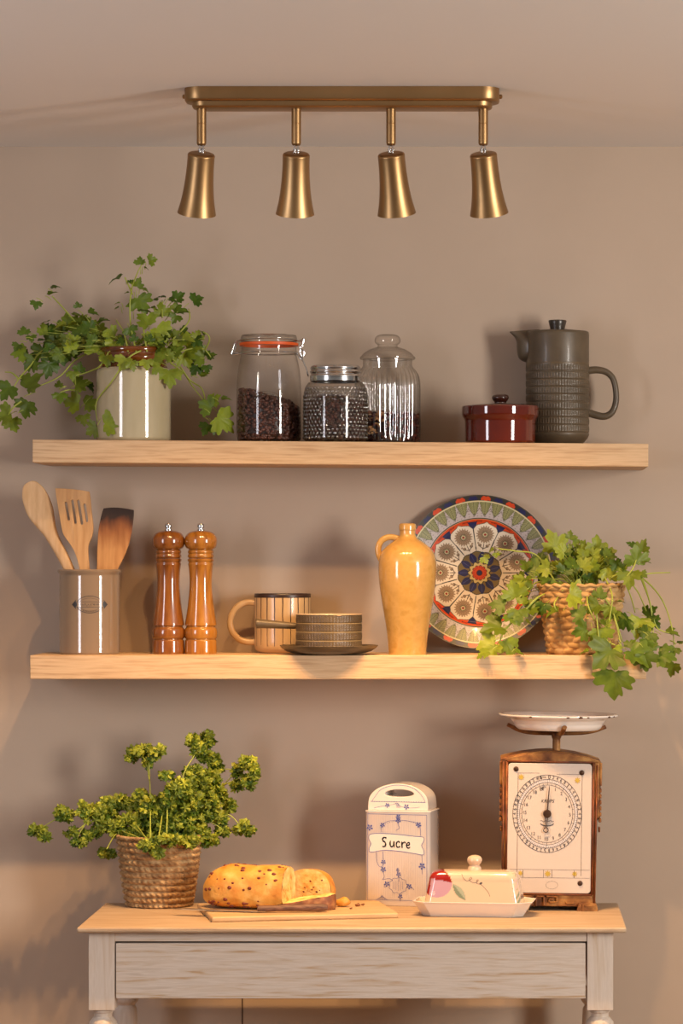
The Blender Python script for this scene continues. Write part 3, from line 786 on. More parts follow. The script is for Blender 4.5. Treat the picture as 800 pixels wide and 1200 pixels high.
# ---- coffee pot
YP = -0.057; s = S(YP)
x = at(653, 0, YP).x; loc = Vector((x, YP, up_z(x) + .0008))
hh = lambda py: ZC + (PY - py) * s - loc.z
cp = thing('coffee_pot', 'tall dark olive stoneware coffee pot with a textured lower body at the shelf\'s right end', 'coffee pot', loc)
R = 37 * s
zt, zb = hh(428), hh(508)
mb = MB()
NR = 110; band = (zt - zb) / 9
def tex(t, i, r, z):
    if not (zb < z < zt): return (r, z)
    q = (z - zb) / band; f = q - math.floor(q)
    g = -.0011 if f < .10 else 0
    zig = abs(((f * 4) % 1) - .5) * 2
    d = .00055 * math.sin(70 * t + 3.1 * zig) * math.sin(PI * min(1, max(0, (f - .1) / .9)))
    return (r + g + d, z)
prof = [(0, 0), (28 * s, 0), (28.5 * s, .002), (30 * s, .004), (35 * s, hh(514)), (R, hh(510))] + [(R, zb + (zt - zb) * i / NR) for i in range(NR + 1)] + \
       [(R * 1.0, zt + .001), (R * .995, zt + .003), (R, zt + .006), (R * 1.0, hh(392)), (R * .99, hh(389.5)), (R * .95, hh(388.6)), (R * .9, hh(389.5)), (R * .88, hh(396)), (R * .86, .02), (0, .02)]
mb.lathe(prof, 560, fn=tex)
mb.build('pot_body', M['stone'], cp, ang=60)
mb = MB(); mb.lathe([(R * .98, zt - .0008), (R * 1.004, zt - .0004), (R * 1.008, zt + .0012), (R * 1.002, zt + .0028), (R * .98, zt + .003)], 96)
mb.build('shoulder_line', M['stone_olive'], cp)
X = lambda px: (px - 653) * s
# spout: a bulging half-round channel that flares into a beaked lip at the top
mb = MB(); rows = []
for py, xl, hw, up in spl([(425.5, 619, 3, 0), (423.5, 612.5, 9, 0), (420, 607.8, 13, 0), (415, 606, 15.5, 0), (408, 605.3, 16.5, 0), (401, 605, 16.5, 0), (396, 603, 14.5, .3), (392.3, 599.8, 11.5, .9), (389.8, 597.3, 9, 1.5), (388.6, 597, 8.4, 2.2)], 3):
    xr = 632; row = []
    for k in range(25):
        g = PI * k / 24
        sh = math.sin(g) ** (1.0 if py > 398 else 1.0 + (398 - py) * .06)
        row.append((X(xr - (xr - xl) * sh), hw * s * math.cos(g), hh(py) + up * s * (1 - sh)))
    rows.append(row)
mb.grid([r[::-1] for r in rows])
o0 = len(mb.v) - 25
mb.f.append(tuple(o0 + k for k in range(25))); mb.m.append(0)
mb.build('spout', M['stone'], cp, ang=50)
mb = MB()
hp = spl([(X(688), 0, hh(434.5)), (X(699), 0, hh(433.5)), (X(710), 0, hh(436)), (X(718), 0, hh(444)), (X(721.5), 0, hh(459)), (X(721), 0, hh(473)), (X(716), 0, hh(484)), (X(706), 0, hh(488)), (X(688), 0, hh(483.5))], 6)
mb.tube(hp, [.0068 - .0016 * math.sin(PI * i / (len(hp) - 1)) for i in range(len(hp))], 16, flat=.98)
mb.build('handle', M['stone'], cp, ang=60)
mb = MB(); mb.lathe([(R * .93, hh(390)), (R * .93, hh(388.8)), (R * .6, hh(387.2)), (R * .2, hh(386.6)), (0, hh(386.6))], 64)
ld = mb.build('pot_lid', M['stone'], cp)
mb = MB(); mb.lathe([(8.6 * s, hh(387)), (8.8 * s, hh(384)), (9.8 * s, hh(380)), (10.6 * s, hh(376.5)), (10.2 * s, hh(375.4)), (8 * s, hh(375)), (0, hh(375.4))], 40)
mb.build('lid_knob', M['stone_dark'], ld)
# ================================================================== lower shelf
# ---- utensil crock
YU = -0.105; s = S(YU)
loc = Vector((at(105.2, 0, YU).x, YU, Z_MID))
hh = lambda py: ZC + (PY - py) * s - loc.z
cr = thing('utensil_crock', 'glossy taupe cylindrical crock with an oval ink stamp holding wooden spoons', 'crock', loc)
r = 35.4 * s; H = hh(667.2); CRH = H
mb = MB()
mb.lathe([(0, 0), (r * .97, 0), (r, .0025), (r, H - .010), (r * 1.01, H - .0075), (r * 1.055, H - .005), (r * 1.065, H - .002), (r * 1.04, H), (r * .95, H - .0005), (r * .92, H - .004), (r * .92, .008), (0, .007)], 80)
mb.build('crock_body', M['taupe_glaze'], cr)
mb = MB(); mp = lambda u, v: Vector(((r + .00025) * math.sin(u / r), -(r + .00025) * math.cos(u / r), v))
uc, vc = 4.5 * s, hh(708)
for a0, a1 in ((20, 160), (200, 340)):
    mb.stroke(arc(uc, vc, 15.5 * s, a0, a1, 24, 9.8 * s), .0009, mp)
    mb.stroke(arc(uc, vc, 13 * s, a0 + 8, a1 - 8, 24, 7.4 * s), .0004, mp)
for dv in (3.2, -3.0):
    mb.stroke([(uc + k * s, vc + dv * s - .00002 * abs(k)) for k in range(-17, 18, 2)], .0006, mp)
for sg in (-1, 1):
    mb.add([mp(uc + sg * 16 * s, vc + 6 * s), mp(uc + sg * 22 * s, vc), mp(uc + sg * 16 * s, vc - 6 * s), mp(uc + sg * 18.5 * s, vc)], [(0, 1, 3), (1, 2, 3)] if sg > 0 else [(0, 3, 1), (1, 3, 2)])
    mb.blob(uc + sg * 17.5 * s, vc, 2.4 * s, 3 * s, mp)
rnd = random.Random(2)
pts = [(uc + (-11 + 22 * k / 60) * s, vc - .4 * s + rnd.uniform(-1.6, 1.6) * s) for k in range(61)]   # worn, unreadable writing
for k in range(0, 60, 4): mb.stroke(pts[k:k + 4], .0005, mp)
for k in range(9): mb.stroke([(uc + (-8 + 2 * k) * s, vc - 7.2 * s + .05 * (k - 4) ** 2 * s), (uc + (-7 + 2 * k) * s, vc - 8.8 * s + .05 * (k - 4) ** 2 * s)], .0007, mp)
mb.build('ink_stamp', M['ink'], cr, smooth=False)

def swept(mb, path, widths, thick, n=20, dish=None, y=0):
    """flat-ish wooden tool: path of (x, z) in the picture plane, half widths, half thickness"""
    rows = []
    P = path
    for i, (x, z) in enumerate(P):
        a = P[max(i - 1, 0)]; b = P[min(i + 1, len(P) - 1)]
        dx, dz = b[0] - a[0], b[1] - a[1]; l = math.hypot(dx, dz); nx, nz = -dz / l, dx / l
        row = []
        for k in range(n):
            t = 2 * PI * k / n
            c, sn = math.cos(t), math.sin(t)
            e = .75
            u = widths[i] * math.copysign(abs(c) ** e, c); w = thick[i] * math.copysign(abs(sn) ** e, sn)
            if dish and sn < 0: w += dish(i) * (1 - (abs(c)) ** 2)
            row.append((x + nx * u, w + (y[i] if isinstance(y, list) else y), z + nz * u))
        rows.append(row)
    mb.grid(rows, closeu=True)
    o = len(mb.v) - n * len(rows)
    mb.f.append(tuple(o + k for k in range(n))); mb.m.append(0)
    mb.f.append(tuple(o + n * (len(rows) - 1) + k for k in range(n))[::-1]); mb.m.append(0)

base = loc.copy()
PXL = lambda px, py: ((px - 105.2) * s, hh(py))
# spoon: head left-up, foot inside the crock
sp = thing('wooden_spoon', 'pale wooden spoon leaning out at the left of the crock', 'spoon', base)
def lean(y0, y1, n): return [y0 + (y1 - y0) * i / (n - 1) for i in range(n)]
hd = [(30.5, 564.5), (31.2, 566), (33, 570), (36.5, 578), (41, 589), (46, 601), (51, 612), (56, 622), (61, 632)]
wd = [3, 7, 10.5, 14.2, 15.8, 15.2, 12, 8.8, 7.2]
P = [PXL(*q) for q in hd]
P += [PXL(*q) for q in ((66, 641), (71, 650), (78, 664), (90, 690), (104, 720), (116, 745))]
W = [w_ * s for w_ in wd + [6.8, 6.6, 6.3, 6, 5.6, 5]]
T = [v * s for v in [2, 3, 4, 5, 5.5, 5.2, 4.8, 4.6, 4.6, 5, 5, 5, 5, 5, 4.6]]
PW = spl([(a[0], a[1], b, c) for a, b, c in zip(P, W, T)], 4)
mb = MB(); swept(mb, [q[:2] for q in PW], [q[2] for q in PW], [q[3] for q in PW], 24, y=lean(.030, .012, len(PW)),
                 dish=lambda i: .005 * max(0, math.sin(PI * min(1, i / 24))) if i < 24 else 0)
mb.build('spoon', M['beech'], sp)
# slotted turner
tu = thing('slotted_turner', 'wooden turner with four slots in the middle of the crock', 'spatula', base)
poly = spl([(64, 573.5), (66, 571.6), (84, 572.6), (101, 575), (104.2, 578), (106.5, 598), (108.8, 617), (107.5, 628), (104, 637), (103.2, 646), (105, 667), (106, 690), (107, 722), (97.5, 722), (96, 690), (93.5, 667), (88, 648), (81, 636), (74, 626), (71, 614), (67, 592)], 4, closed=True)
mb = MB(); mb.prism([PXL(*q) for q in poly[::-1]], -.0035, .0035)
blade = mb.build('turner', M['beech_dark'], tu)
cut = MB()
for a, b in (((76.5, 589), (80, 608)), ((84, 586.5), (88, 612)), ((91, 586.5), (95.5, 613)), ((98.5, 591), (101.5, 610))):
    n_ = []
    dx, dz = b[0] - a[0], b[1] - a[1]; l = math.hypot(dx, dz); nx, nz = -dz / l * 1.5, dx / l * 1.5
    an = math.degrees(math.atan2(dz, dx))
    poly2 = arc(b[0], b[1], 1.5, an - 90, an + 90, 6) + arc(a[0], a[1], 1.5, an + 90, an + 270, 6)
    cut.prism([PXL(*q) for q in poly2[::-1]], -.02, .02)
co = cut.build('cutter', M['beech_dark'], tu, smooth=False)
bo = blade.modifiers.new('slots', 'BOOLEAN'); bo.object = co; bo.operation = 'DIFFERENCE'; bo.solver = 'EXACT'
dg = bpy.context.evaluated_depsgraph_get(); dg.update()
nm = bpy.data.meshes.new_from_object(blade.evaluated_get(dg)); blade.modifiers.clear(); blade.data = nm; nm.name = 'turner'
bpy.data.objects.remove(co)
bv = blade.modifiers.new('bevel', 'BEVEL'); bv.width = .0012; bv.segments = 2; bv.limit_method = 'ANGLE'
blade.rotation_euler = (math.radians(-5), 0, 0); blade.location = (0, -.012, 0)
# burnt spatula
bs = thing('scorched_spatula', 'wooden spatula with a scorched dark tip at the right of the crock', 'spatula', base)
poly = spl([(121.5, 597.5), (124, 595.3), (138, 594.6), (155, 597), (157.5, 600), (155.5, 620), (151, 640), (145, 655), (139, 667), (130, 690), (118, 730), (108, 730), (112, 695), (114.5, 667), (114.8, 648), (116, 624), (118.5, 609)], 4, closed=True)
mb = MB(); mb.prism([PXL(*q) for q in poly[::-1]], -.003, .003)
mm = mat('scorched_wood', C(160, 100, 50), .55, ramp=[(0.3, C(176, 118, 62)), (.7, C(206, 150, 90))], nscale=14, stretch=(8, 8, .8))
nt = mm.node_tree; tc = [n for n in nt.nodes if n.type == 'TEX_COORD'][0]
sx = nt.nodes.new('ShaderNodeSeparateXYZ'); nt.links.new(tc.outputs['Object'], sx.inputs[0])
nz = nt.nodes.new('ShaderNodeTexNoise'); nz.inputs['Scale'].default_value = 60; mp_ = nt.nodes.new('ShaderNodeMapping'); mp_.inputs['Scale'].default_value = (1, 1, .35)
nt.links.new(tc.outputs['Object'], mp_.inputs[0]); nt.links.new(mp_.outputs[0], nz.inputs['Vector'])
ad = nt.nodes.new('ShaderNodeMath'); ad.operation = 'MULTIPLY_ADD'; ad.inputs[1].default_value = .045; nt.links.new(nz.outputs[0], ad.inputs[0]); nt.links.new(sx.outputs[2], ad.inputs[2])
mr = nt.nodes.new('ShaderNodeMapRange'); mr.inputs[1].default_value = hh(632); mr.inputs[2].default_value = hh(590); nt.links.new(ad.outputs[0], mr.inputs[0])
rp = nt.nodes.new('ShaderNodeValToRGB'); e = rp.color_ramp.elements; e[0].position = .1; e[0].color = (1, 1, 1, 1); e[1].position = .97; e[1].color = (.05, .035, .03, 1)
e2 = e.new(.55); e2.color = (.62, .46, .34, 1); e3 = e.new(.80); e3.color = (.26, .15, .09, 1)
nt.links.new(mr.outputs[0], rp.inputs[0])
bsdf = nt.nodes['Principled BSDF']; old = bsdf.inputs['Base Color'].links[0].from_socket
mx = nt.nodes.new('ShaderNodeMix'); mx.data_type = 'RGBA'; mx.blend_type = 'MULTIPLY'; mx.inputs['Factor'].default_value = 1
nt.links.new(old, mx.inputs[6]); nt.links.new(rp.outputs[0], mx.inputs[7]); nt.links.new(mx.outputs[2], bsdf.inputs['Base Color'])
o = mb.build('spatula', mm, bs, bevel=.0015); o.rotation_euler = (math.radians(-3), 0, math.radians(4)); o.location = (-.001, -.008, 0)

# ---- pepper mills
def mill(px, m, label):
    Y = -.105; s = S(Y); loc = Vector((at(px, 0, Y).x, Y, Z_MID))
    hh = lambda py: ZC + (PY - py) * s - loc.z
    t = thing('pepper_mill', label, 'pepper mill', loc, group='turned wooden pepper mills')
    q = lambda r, py: (r * s, hh(py))
    lo = [(0, 0), (18.6 * s, 0), q(19, 764), q(18.6, 750.5), q(17.6, 749.5), q(17.6, 748.6), q(18.8, 747.6)] + spl([q(19.2, 745), q(19.4, 741), q(18.8, 737), q(17.6, 735.2)], 4) + [q(17.2, 734.6), q(17.2, 733.6), q(18.6, 732.6)] + \
        spl([q(18.6, 731), q(17.2, 722), q(15.2, 708), q(13.6, 692), q(13.2, 680), q(14, 668), q(15, 661)], 5) + [q(14.4, 659.6), q(14.4, 658.6), q(15.4, 657.6), q(15.6, 655.4), q(14.2, 654.4)]
    mb = MB(); mb.lathe(lo + [(0, hh(654.4))], 56)
    mb.build('mill_body', m, t, ang=50)
    hd = [(0, hh(654.2)), q(14.0, 654.2), q(15.3, 653), q(15.3, 650.4), q(14.4, 649.6), q(14.4, 648.8), q(15.2, 647.8), q(15.2, 645.6), q(14.2, 644.6)] + spl([q(14.6, 644), q(17.8, 641.5), q(19.2, 636), q(18.6, 630), q(15.5, 625), q(10, 622.4), q(5, 621.6)], 5) + [(0, hh(621.4))]
    mb = MB(); mb.lathe(hd, 56)
    mb.build('mill_head', m, t, ang=50)
    mb = MB(); n = 16
    mb.lathe([(0, hh(622)), q(4.6, 622), q(4.6, 620.6), q(3, 620), q(3, 618.6), q(4.0, 618), q(4.3, 616), q(3.6, 614.2), q(2, 613.4), (0, hh(613.3))], 24)
    mb.build('top_nut', M['steel'], t)
mill(197.2, M['mill_red'], 'reddish-brown varnished pepper mill beside the utensil crock, left of its twin')
mill(235.2, M['mill_gold'], 'golden-brown varnished pepper mill, right of its redder twin')

# ---- mug
YM = -0.049; s = S(YM)
loc = Vector((at(331, 0, YM).x, YM, Z_MID)); hh = lambda py: ZC + (PY - py) * s - loc.z
mg = thing('striped_mug', 'sand-coloured mug with dark vertical stripes and a dark rim, behind the small pan', 'mug', loc)
r = 33 * s; H = hh(696)
mb = MB(); mb.lathe([(0, 0), (r * .80, 0), (r * .84, .001)] + spl([(r * .90, .003), (r * .97, .008), (r, .016), (r, .03)], 4) + [(r, H - .007), (r, H - .001), (r * .985, H), (r * .94, H), (r * .93, H - .002), (r * .92, .01), (0, .008)], 72)
mb.build('mug_body', M['mug'], mg)
mb = MB(); mp = lambda u, v: Vector(((r + .0003) * math.sin(u / r), -(r + .0003) * math.cos(u / r), v))
n = 22
rnd = random.Random(5)
for k in range(n):
    a = 2 * PI * (k + .25) / n * r; z0 = hh(756) + rnd.uniform(-.002, .003)
    pts = [(a + rnd.uniform(-.0003, .0003), z0 + (H - .006 - z0) * i / 8) for i in range(9)]
    mb.stroke(pts, [.0009 + .0009 * i / 8 for i in range(9)], mp)
mb.build('stripes', M['mug_line'], mg, smooth=False)
mb = MB(); mb.lathe([(r * 1.002, H - .0062), (r * 1.008, H - .005), (r * 1.008, H - .001), (r * .985, H + .0008), (r * .935, H + .0006), (r * .915, H - .004)], 72)
mb.build('rim_band', M['mug_line'], mg)
mb = MB(); X = lambda px: (px - 331) * s
hp = spl([(X(300), 0, hh(707)), (X(291), 0, hh(706)), (X(281), 0, hh(709)), (X(272.5), 0, hh(718)), (X(269.5), 0, hh(730)), (X(272.5), 0, hh(741)), (X(281), 0, hh(749.5)), (X(291), 0, hh(752.5)), (X(300), 0, hh(752))], 6)
mb.tube(hp, .0042, 14, flat=1.3)
mb.build('handle', M['mug'], mg)
# ---- saucer and small pan
YS = -0.150; s = S(YS)
loc = Vector((at(385.3, 0, YS).x, YS, Z_MID)); hh = lambda py: ZC + (PY - py) * s - loc.z
r = 57.6 * s; q = .0
mb = MB()
hz = .0155
mb.lathe([(0, 0), (r * .55, 0), (r * .57, .0012), (r * .74, .003)] + spl([(r * .86, .0058), (r * .95, .0105), (r * .992, .0142), (r * 1.0, hz), (r * .985, hz + .0003), (r * .94, .0135), (r * .86, .0094), (r * .76, .007)], 4) + [(r * .6, .006), (0, .006)], 80)
o = mb.build('stoneware_saucer', M['stone_olive']); o.location = loc
tag(o, 'dark brown stoneware saucer under the small handled pan', 'saucer')
loc = loc + Vector((0, 0, .0062))
pn = thing('small_stoneware_pan', 'small brown stoneware pan with a stub handle standing on a saucer', 'pan', loc)
hh = lambda py: ZC + (PY - py) * s - loc.z
r = 38.5 * s; H = hh(719.5); X = lambda px: (px - 385) * s
NR = 60; band = (H - .004) / 4.0
def tex2(t, i, rr, z):
    if rr < r * .96 or not .003 < z < H - .001: return (rr, z)
    f = ((z - .003) / band) % 1
    zig = abs(((f * 4) % 1) - .5) * 2
    return (rr + .0005 * math.sin(64 * t + 3.1 * zig) * math.sin(PI * f) - (.0006 if f < .07 else 0), z)
mb = MB()
def lip(t, i, rr, z):
    rr, z = tex2(t, i, rr, z)
    a = (t - 1.62 * PI + PI) % (2 * PI) - PI
    if z > H - .004: z -= .0022 * math.exp(-(a / .16) ** 2)
    return rr, z
mb.lathe([(0, 0), (r * .97, 0), (r * .995, .002)] + [(r, .003 + (H - .004) * i / NR) for i in range(NR + 1)] + [(r * 1.01, H - .0005), (r * 1.005, H), (r * .96, H), (r * .945, H - .002), (r * .93, .006), (0, .005)], 400, fn=lip)
o = mb.build('pan_body', [M['stone_olive'], M['cream_inside'], M['groove']], pn, ang=60)
for p in o.data.polygons:
    c = p.center; rad = math.hypot(c.x, c.y)
    if c.z > H - .0012 or (rad < r * .95 and c.z > .0055): p.material_index = 1
mb = MB()
for k in range(1, 4):
    z = .003 + band * k
    mb.lathe([(r * .99, z - .0007), (r * 1.002, z - .0005), (r * 1.002, z + .0005), (r * .99, z + .0007)], 80)
mb.build('glaze_lines', M['groove'], pn)
mb = MB()
hp = [(X(349), -.002, hh(733.5)), (X(340), -.004, hh(733)), (X(325), -.008, hh(732)), (X(310), -.012, hh(731)), (X(302), -.014, hh(730.5)), (X(300), -.0145, hh(730.5))]
mb.tube(spl(hp, 4), [(.0046 + .0038 * min(1, i / 16)) if i < 19 else .0072 for i in range(21)], 18, flat=1.0)
mb.build('handle', M['stone_olive'], pn)

# ---- mustard bottle
YB = -0.138; s = S(YB)
loc = Vector((at(477.3, 0, YB).x, YB, Z_MID)); hh = lambda py: ZC + (PY - py) * s - loc.z
bt = thing('stoneware_bottle', 'mustard-yellow glazed bottle with a small loop handle in front of the plate', 'bottle', loc)
Q = lambda r, py: (r * s, hh(py))
mb = MB()
mb.lathe([(0, 0), (21 * s, 0), Q(22, 766.8)] + spl([Q(22.2, 764), Q(24.5, 740), Q(29, 712), Q(33, 686), Q(34.2, 668), Q(33.6, 657), Q(31, 648), Q(26, 641), Q(19, 635.5), Q(12.5, 631.5), Q(9.6, 627.5), Q(9.2, 623)], 6) +
         [Q(9.3, 621.5), Q(10, 620.8), Q(10.2, 617), Q(9.6, 614.2), Q(8.4, 613.4), Q(7, 613.6), Q(6.4, 616), Q(6.4, 640), (0, hh(640))], 72)
mb.build('bottle_body', M['mustard'], bt)
mb = MB(); X = lambda px: (px - 477.3) * s
mb.tube(spl([(X(469), 0, hh(633.5)), (X(464), 0, hh(630.5)), (X(455), 0, hh(629.5)), (X(447), 0, hh(633.5)), (X(443.3), 0, hh(641)), (X(443.6), 0, hh(649)), (X(446.5), 0, hh(656)), (X(449), 0, hh(660))], 5), .0042, 14, flat=1.25)
mb.build('handle', M['mustard'], bt)

# ---- painted plate
YPL = -0.030; s = S(YPL)
R = .1315
lean_a = math.radians(7.5)
pc = at(561.5, 674, YPL)
zc_pl = R * math.cos(lean_a)
loc = Vector((pc.x, -0.0118, Z_MID))
pl = thing('painted_plate', 'round plate painted with a blue and orange flower rosette, leaning on the wall', 'plate', loc)
def mixc(a, b, t): return tuple(x + (y - x) * t for x, y in zip(a, b))
W_ = C(232, 218, 196); NAVY = C(34, 36, 84); ORG = C(208, 70, 26); GRN = C(128, 128, 82); GRD = C(74, 74, 44); DK = C(40, 36, 32); TAU = C(160, 134, 106); TAD = C(92, 74, 58); CRM = C(206, 188, 128); LIL = C(188, 178, 176); OLV = C(120, 100, 58); RED = C(150, 40, 28)
def plate_col(q, th):
    """q = radius / R, th = angle (0 = right)"""
    n = 11; off = math.radians(98)
    if q > .985: return C(70, 66, 56)
    if q > .93:
        f = ((th / (2 * PI)) * 36) % 1; v = (q - .9575) / .030
        k = int((th / (2 * PI)) * 36) % 2
        w = math.hypot((f - .5) / (.40 if k == 0 else .36), v * (1 if k == 0 else 1.15) + .25 * math.cos((f - .5) * 18))
        if w < 1: return ORG if k == 0 else NAVY
        return C(52, 50, 46)
    if q > .915: return C(214, 202, 158)
    if q > .715:
        m = 36; f = ((th / (2 * PI)) * m) % 1; d = abs(f - .5) * 2
        low = .915 - .165 * (1 - d ** 2.2)
        if q > low:
            if q < low + .007 or d > .93: return GRD
            if d < .07 or abs(((q * 42 + d * 2.2) % 1) - .5) < .10: return mixc(GRN, GRD, .7)
            return mixc(GRN, C(172, 170, 118), max(0, .75 - d))
        f = ((th / (2 * PI)) * m + .5) % 1; d = abs(f - .5) * 2
        if abs(q - (.735 + .10 * (1 - d))) < .005: return GRD
        # pale scallop zone with small dots
        f2 = ((th / (2 * PI)) * 88) % 1
        if math.hypot((f2 - .5) * .8, (((q - .715) * 28) % 1) - .5) < .16: return C(150, 136, 132)
        return LIL
    if q > .695: return C(176, 168, 130) if q < .705 else DK
    a = (th - off) % (2 * PI); seg = a / (2 * PI) * n; i = int(seg); f = seg - i; x = (f - .5) * 2    # petal-shaped panels
    pa_ = x * PI / n                                # angle from the panel's middle
    lx, ly = q * math.sin(pa_), q * math.cos(pa_)
    if q > .30:
        top = .612 - .05 * abs(x) ** 1.0 * (1.15 if abs(x) > .25 else .9) - .022 * (abs(x) > .72) * (abs(x) - .72) * 8
        top = .668 - .085 * abs(x) ** .8 if abs(x) < .18 else .646 - .045 * (abs(x) - .18) - .14 * max(0, abs(x) - .72)
        if q > top:
            if q < top + .008: return GRD
            if abs(x) > .78 - (q - .6) * 1.5 and q < .672: return NAVY if q < .664 else DK
            if .30 < abs(x) < .70 and .664 < q < .684 and math.sin(abs(x) * 90) * math.sin(q * 400) > -.1: return C(70, 26, 20)
            return ORG
        if (1 - abs(x)) * q * PI / n < .006: return DK
        # flower
        fx, fy = lx, ly - .505
        d = math.hypot(fx, fy); fa = math.atan2(fy, fx)
        rim = .106 + .013 * math.cos(fa * 20)
        if d < .016: return RED
        if d < .030 + .004 * math.cos(8 * fa): return C(200, 190, 150)
        if d < .038 + .005 * math.cos(8 * fa): return C(70, 70, 40)
        if d < rim: return mixc(TAU, TAD, .5 if math.cos(fa * 20) < -.55 else (0.25 if d < .06 else 0))
        # sprigs
        for sx2 in (-1, 1):
            if math.hypot(lx - sx2 * .048, ly - .360) < .021: return TAU if math.hypot(lx - sx2 * .05, ly - .365) < .013 else TAD
            if math.hypot(lx - sx2 * .072, ly - .385) < .013: return TAU
        if abs(lx) < .005 and ly < .38: return TAD
        if abs(ly - .318 - abs(lx) * .6) < .006 and abs(lx) < .05: return TAD
        return W_
    # rosette
    a2 = (th - off - PI / n * 0) % (2 * PI); m = 11; f = (a2 / (2 * PI) * m) % 1; x = abs(f - .5) * 2
    if q > .145 + .012 * math.cos(11 * (a2) + PI):
        wdt = (q - .13) / .15
        hw = .86 * (max(0, 1 - abs(wdt - .38) ** 1.5 * 2.0)) if wdt < 1.05 else 0
        if x < hw: return NAVY if x > .08 or q > .25 else C(60, 62, 120)
        return OLV if q < .262 + .02 * x else (DK if q < .272 + .02 * x else W_)
    if q > .132 + .012 * math.cos(11 * (a2) + PI): return DK
    if q > .098 + .006 * math.cos(11 * a2 + PI): return CRM
    if q > .09: return DK
    if q > .04: return ORG if math.cos(22 * a2) > -.7 or q < .06 else RED
    return NAVY if q < .03 else C(90, 30, 30)
prf = [(0, .012), (R * .3, .012), (R * .60, .0118)]
mb = MB()
NA, NQ = 720, 190
tilt = Matrix.Rotation(-lean_a, 3, 'X')
def pz(q):   # front surface height out of the back plane
    if q < .64: return .006
    if q < .72: return .006 + (q - .64) / .08 * .006
    return .012 + (q - .72) / .28 * .011
def PP(q, t, h):   # plate-local: face toward -Y, leaning back
    v = Vector((R * q * math.cos(t), -h, R * q * math.sin(t)))
    v = tilt @ v
    return v + Vector((0, 0, zc_pl + .004))
rows, cols = [], []
for j in range(NQ + 1):
    q = max(j / NQ, .0005)
    rows.append([PP(q, -2 * PI * k / NA, pz(q)) for k in range(NA)])
    cols += [plate_col(q, (-2 * PI * k / NA) % (2 * PI)) for k in range(NA)]
mb.grid(rows[::1], closeu=True, col=cols)
bc_ = C(206, 192, 170)
back = [[PP(q, -2 * PI * k / 96, h) for k in range(96)] for q, h in ((1, pz(1)), (1.0, pz(1) - .003), (.72, .006), (.6, .0015), (.55, -.001), (.52, .0015), (.001, .0015))]
mb.grid(back, closeu=True, col=bc_)
mb.build('plate_disc', M['plate'], pl, ang=30)

# ---- herb in a woven square-shouldered basket
YK = -0.110; s = S(YK)
loc = Vector((at(681.5, 0, YK).x, YK, Z_MID)); hh = lambda py: ZC + (PY - py) * s - loc.z
pb = thing('potted_herb', 'flat-leaf parsley spilling from a chunky woven seagrass basket at the shelf\'s right end', 'plant', loc)
rb, rt, H = 41 * s, 51 * s, hh(686)
mb = MB(); rowsN = 11
def weave(t, i, r, z):
    f = z / H * rowsN; row = math.floor(f); ff = f - row
    st = 18; ph = st * t + (PI if row % 2 else 0) + (ff - .5) * 1.7 * (1 if row % 2 else -1)
    ov = .5 + .5 * math.sin(ph)
    d = (math.sin(PI * min(1, max(0, ff))) ** .6) * (.0002 + .0036 * ov ** .42)
    k = .98
    return (r + d - .0025, z + .0012 * math.sin(ph * .5 + row))
prof = [(0, .001), (rb * .9, .0005)] + [(rb + (rt - rb) * (i / 110) ** .9, .001 + (H - .001) * i / 110) for i in range(111)]
mb.lathe(prof, 360, fn=lambda t, i, r, z: weave(t, i, r, z) if i > 1 else (r, z))
mb.lathe([(rt * 1.0, H), (rt * .97, H + .001), (rt * .92, H - .001), (rt * .90, H - .02), (rt * .8, H - .05)], 120)
pot_ = mb.build('woven_basket', M['seagrass'], pb, ang=0)
mb = MB()
pts = []
for k in range(241):
    t = 2 * PI * k / 240
    pts.append((rt * (.985 + .02 * math.sin(22 * t)) * math.cos(t), rt * (.985 + .02 * math.sin(22 * t)) * math.sin(t), H + .0012 * math.sin(22 * t + 1)))
mb.tube(pts, .0032, 8)
mb.build('braided_rim', M['seagrass'], pot_, ang=0)
soil_disc(pb, rt * .9, H - .010)
stemsB = [[(655, 690), (630, 652), (605, 646), (584, 643)], [(655, 690), (630, 700), (612, 718), (590, 738)], [(650, 690), (630, 682), (608, 700)], [(690, 680), (688, 706), (697, 728)],
          [(695, 682), (705, 697), (717, 715), (729, 752)], [(708, 676), (717, 698), (714, 725), (711, 746), (714, 760)], [(715, 676), (728, 675), (738, 697), (744, 718)], [(715, 678), (728, 674), (746, 692), (757, 716)],
          [(735, 680), (750, 676), (760, 702), (765, 735), (763, 755)], [(735, 680), (750, 676), (775, 702), (788, 740), (789, 768)], [(740, 676), (762, 672), (785, 671)], [(690, 685), (705, 692), (719, 722), (727, 754)],
          [(672, 685), (668, 655), (668, 640)], [(690, 685), (678, 655), (675, 640)], [(730, 680), (742, 665), (748, 645)], [(750, 676), (760, 702), (768, 733), (777, 740), (784, 742)], [(668, 685), (650, 705), (652, 716)],
          [(630, 700), (612, 718), (592, 738), (586, 750), (580, 758)], [(690, 685), (698, 715), (702, 748), (712, 752), (722, 757)]]
